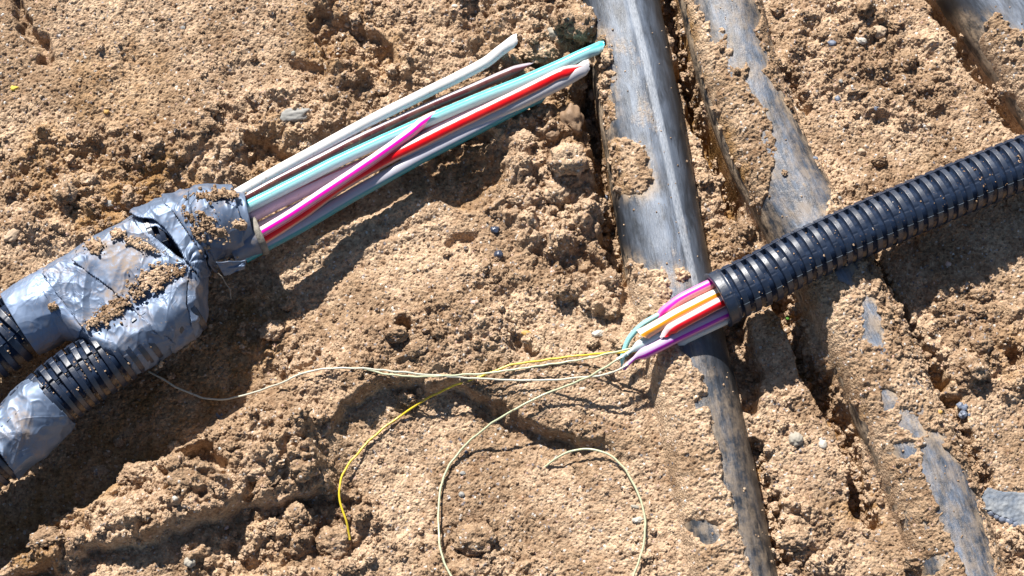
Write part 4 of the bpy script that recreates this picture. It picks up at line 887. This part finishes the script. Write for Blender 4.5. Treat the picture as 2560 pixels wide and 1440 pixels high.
def scatter_ground(n, rmin, rmax, pw, seed, dens_pow):
    rs = np.random.RandomState(seed); x = rs.uniform(c4[:, 0].min(), c4[:, 0].max(), n*3); y = rs.uniform(c4[:, 1].min(), c4[:, 1].max(), n*3)
    i = np.clip(np.searchsorted(GX, x), 0, len(GX)-1); j = np.clip(np.searchsorted(GY, y), 0, len(GY)-1)
    dn = np.clip(crumb[j, i], 0, 1)**dens_pow*(.35+.65*(perlin2(x/70, y/70, seed) > 0)); dn = np.where(covered[j, i] > 0, np.minimum(dn, .3), dn)
    k = rs.rand(n*3) < dn; x, y = x[k][:n], y[k][:n]; r = rmin + (rmax-rmin)*rs.rand(len(x))**pw; z = hz(x, y)
    # keep bare pipe skin mostly clean
    bare = np.zeros(len(x), bool)
    for p in PIPES.values():
        dmin, top = pipe_top(p['P'], p['R'], x, y, p['z']); on = (dmin < p['R']*.96) & (z < top); bare |= on & (rs.rand(len(x)) < np.where(r < 3.2, .88, .98)); z = np.where(on, top, z)
    x, y, z, r = x[~bare], y[~bare], z[~bare], r[~bare]; return np.stack([x, y, z + r*.25], 1), r
p_, r_ = scatter_ground(15000, 1.8, 4.6, 1.8, 101, .45); crumbs('soil_grains', 'fine sandy grains strewn over the soil', p_, r_, 5, 1)
p_, r_ = scatter_ground(2600, 5, 12, 2.4, 102, 1.2); crumbs('soil_crumbs', 'coarse soil crumbs strewn over the broken ground', p_, r_, 6, 3)
rs = np.random.RandomState(55); cpt = []
for ch, dep in CRACKS[:9]:
    c = np.array(ch, float)
    if len(c) < 2: continue
    for k in range(len(c)-1):
        m_ = int(np.hypot(*(c[k+1]-c[k])[:2])*1.1); t_ = rs.rand(m_)
        q = c[k][None]*(1-t_)[:, None]+c[k+1][None]*t_[:, None]; cpt.append(np.stack([q[:, 0]+rs.normal(0, 17, m_), q[:, 1]+rs.normal(0, 12, m_)], 1))
cpt = np.vstack(cpt); zc = gz(cpt[:, 0], cpt[:, 1]); Pc = at(cpt[:, 0], cpt[:, 1], zc); rc = 2.5+9*rs.rand(len(Pc))**2.5
okc = np.ones(len(Pc), bool)
for p in PIPES.values():
    dmin, top = pipe_top(p['P'], p['R'], Pc[:, 0], Pc[:, 1], p['z']); okc &= ~((dmin < p['R']) & (Pc[:, 2] < top))
Pc[:, 2] += rc*.3; crumbs('fallen_crumbs', 'crumbs of soil fallen into the gaps beside the pipes', Pc[okc], rc[okc], 16, 2)
p_, r_ = scatter_ground(300, 12, 26, 2.0, 103, 2.2); crumbs('soil_lumps', 'small irregular lumps of soil among the clods', p_, r_, 7, 4)
p_, r_ = scatter_ground(420, 2.5, 5.5, 2.0, 104, .1); crumbs('fine_gravel', 'tiny pale and grey gravel grains in the soil', p_, r_, 8, 2, STONE['tan'])
# sand sticking to the tape
pts = []; rad = []
pxs, pys = proj(Gm); fr = (Nm @ (-CF)) > .1; rs = np.random.RandomState(9)
def LIFT(x, y): return 12 if in_poly(np.array([x]), np.array([y]), [(405,505),(400,440),(575,440),(606,560),(618,655),(600,720),(560,720),(525,660),(470,585)])[0] else (5 if x > 330 or y < 720 else 0)
TH = [(385,700,58,26,-18),(430,685,45,14,-12),(345,740,22,16,0),(275,785,46,22,-35),(305,760,30,16,-20),(235,805,24,10,-20),(240,622,26,16,0),(300,590,20,12,0),(345,612,36,12,18),(375,622,30,8,22),(545,500,56,12,-3),(520,560,30,24,40),(545,580,26,16,0),
      (475,545,26,9,50),(495,600,12,28,-20),(565,650,26,20,0),(590,560,16,12,0),(135,768,18,9,0),(410,905,40,14,-30),(470,865,30,14,-35),(520,830,30,14,-35),(560,790,20,24,0)]
for cx, cy, rx, ry, ro in TH:
    an = math.radians(ro); k = int(rx*ry*.22)
    u = rs.normal(0, .5, k)*rx; v_ = rs.normal(0, .5, k)*ry; tx = cx+u*math.cos(an)-v_*math.sin(an); ty = cy+u*math.sin(an)+v_*math.cos(an)
    keep = perlin2(tx/17, ty/17, 140)+.5*perlin2(tx/8, ty/8, 141) > -.12; tx, ty = tx[keep], ty[keep]
    for a_, b_ in zip(tx, ty):
        sub = (pxs[::3, ::3]-a_)**2+(pys[::3, ::3]-b_)**2+np.where(fr[::3, ::3], 0, 1e7); i = np.unravel_index(np.argmin(sub), sub.shape)
        if sub[i] < 60: 
            pts.append(Gm[::3, ::3][i]+Nm[::3, ::3][i]*(rs.uniform(8, 12) + LIFT(a_, b_))); rad.append(1.7+4.2*rs.rand()**2.6)
gx_, gy_ = pxs, pys; fmask = np.full(pxs.shape, -1.0)
for cx, cy, rx, ry, ro in TH:
    an = math.radians(ro); u = (gx_-cx)*math.cos(an)+(gy_-cy)*math.sin(an); v_ = -(gx_-cx)*math.sin(an)+(gy_-cy)*math.cos(an)
    fmask = np.maximum(fmask, 1-np.sqrt((u/rx)**2+(v_/ry)**2))
fmask = np.where(fr, fmask + .55*perlin3(Gm/17., 150) + .35*perlin3(Gm/7., 151) + .15*perlin3(Gm/3.5, 152) - .14, -1)
lift = np.where(in_poly(pxs, pys, [(405,505),(400,440),(575,440),(606,560),(618,655),(600,720),(560,720),(525,660),(470,585)]), 17, np.where((pxs > 330) | (pys < 720), 13, 8))
crust_off = lift + np.clip(fmask, -.2, .5)*9 + 2.2*perlin3(Gm/6., 153) + 2*perlin3(Gm/3.2, 154) - 1
Vc = (Gm+Nm*crust_off[..., None]).reshape(-1, 3); Fc = grid_faces(*Gm.shape[:2])[:, ::-1]; Fc = Fc[(fmask.ravel() > 0)[Fc].all(1)]; us = np.unique(Fc); ix = np.full(len(Vc), -1); ix[us] = np.arange(len(us))
o = mk('sand_crust', Vc[us], ix[Fc], MAT_CLOD); m_ = o.modifiers.new('thickness', 'SOLIDIFY'); m_.thickness = 5*S; m_.offset = -1
e_ = np.cross(Vc[Fc[0][1]]-Vc[Fc[0][0]], Vc[Fc[0][2]]-Vc[Fc[0][0]])
if e_ @ Nm.reshape(-1, 3)[Fc[0][0]] < 0: o.data.flip_normals()
tag(o, 'thin crust of dried sand stuck on the grey tape wrap', None, None, 'stuff')
crumbs('sand_on_tape', 'moist sand stuck in patches on the grey tape', np.array(pts), np.array(rad), 11, 2)
# sand in the grooves of the conduits
pts = []; rad = []
for (t_, PP, g, up, sd), R, n, vlo, vhi in ((RC, 69, 1500, .36, .80), (LU, 80, 900, .36, .8), (LL, 77, 1500, .36, .84)):
    gi = np.where(g > .9)[0]; k = rs.choice(gi, n); v = vlo + (vhi-vlo)*rs.rand(n)**.7; v = np.where(rs.rand(n) < .35, .50+.05*rs.randn(n), v)
    m = (perlin2(k/9.0, v*9, 77) > .02) & ((R != 69) | (k > 330) | (rs.rand(len(k)) < .25)); k, v = k[m], v[m]; an = 2*np.pi*v; rr = R*(1-.195*(1-.62*smooth((v-.50)/.10)))+rs.uniform(-1, 1.5, len(k))
    pts.append(PP[k] + (-np.cos(an)*rr)[:, None]*up[k] + (-np.sin(an)*rr)[:, None]*sd[k] + rs.normal(0, .5, (len(k), 3))); rad.append(1.2+2.4*rs.rand(len(k))**2)
crumbs('sand_in_grooves', 'sand caught in the grooves of the ribbed conduits', np.vstack(pts), np.concatenate(rad)*1.15, 12, 1)
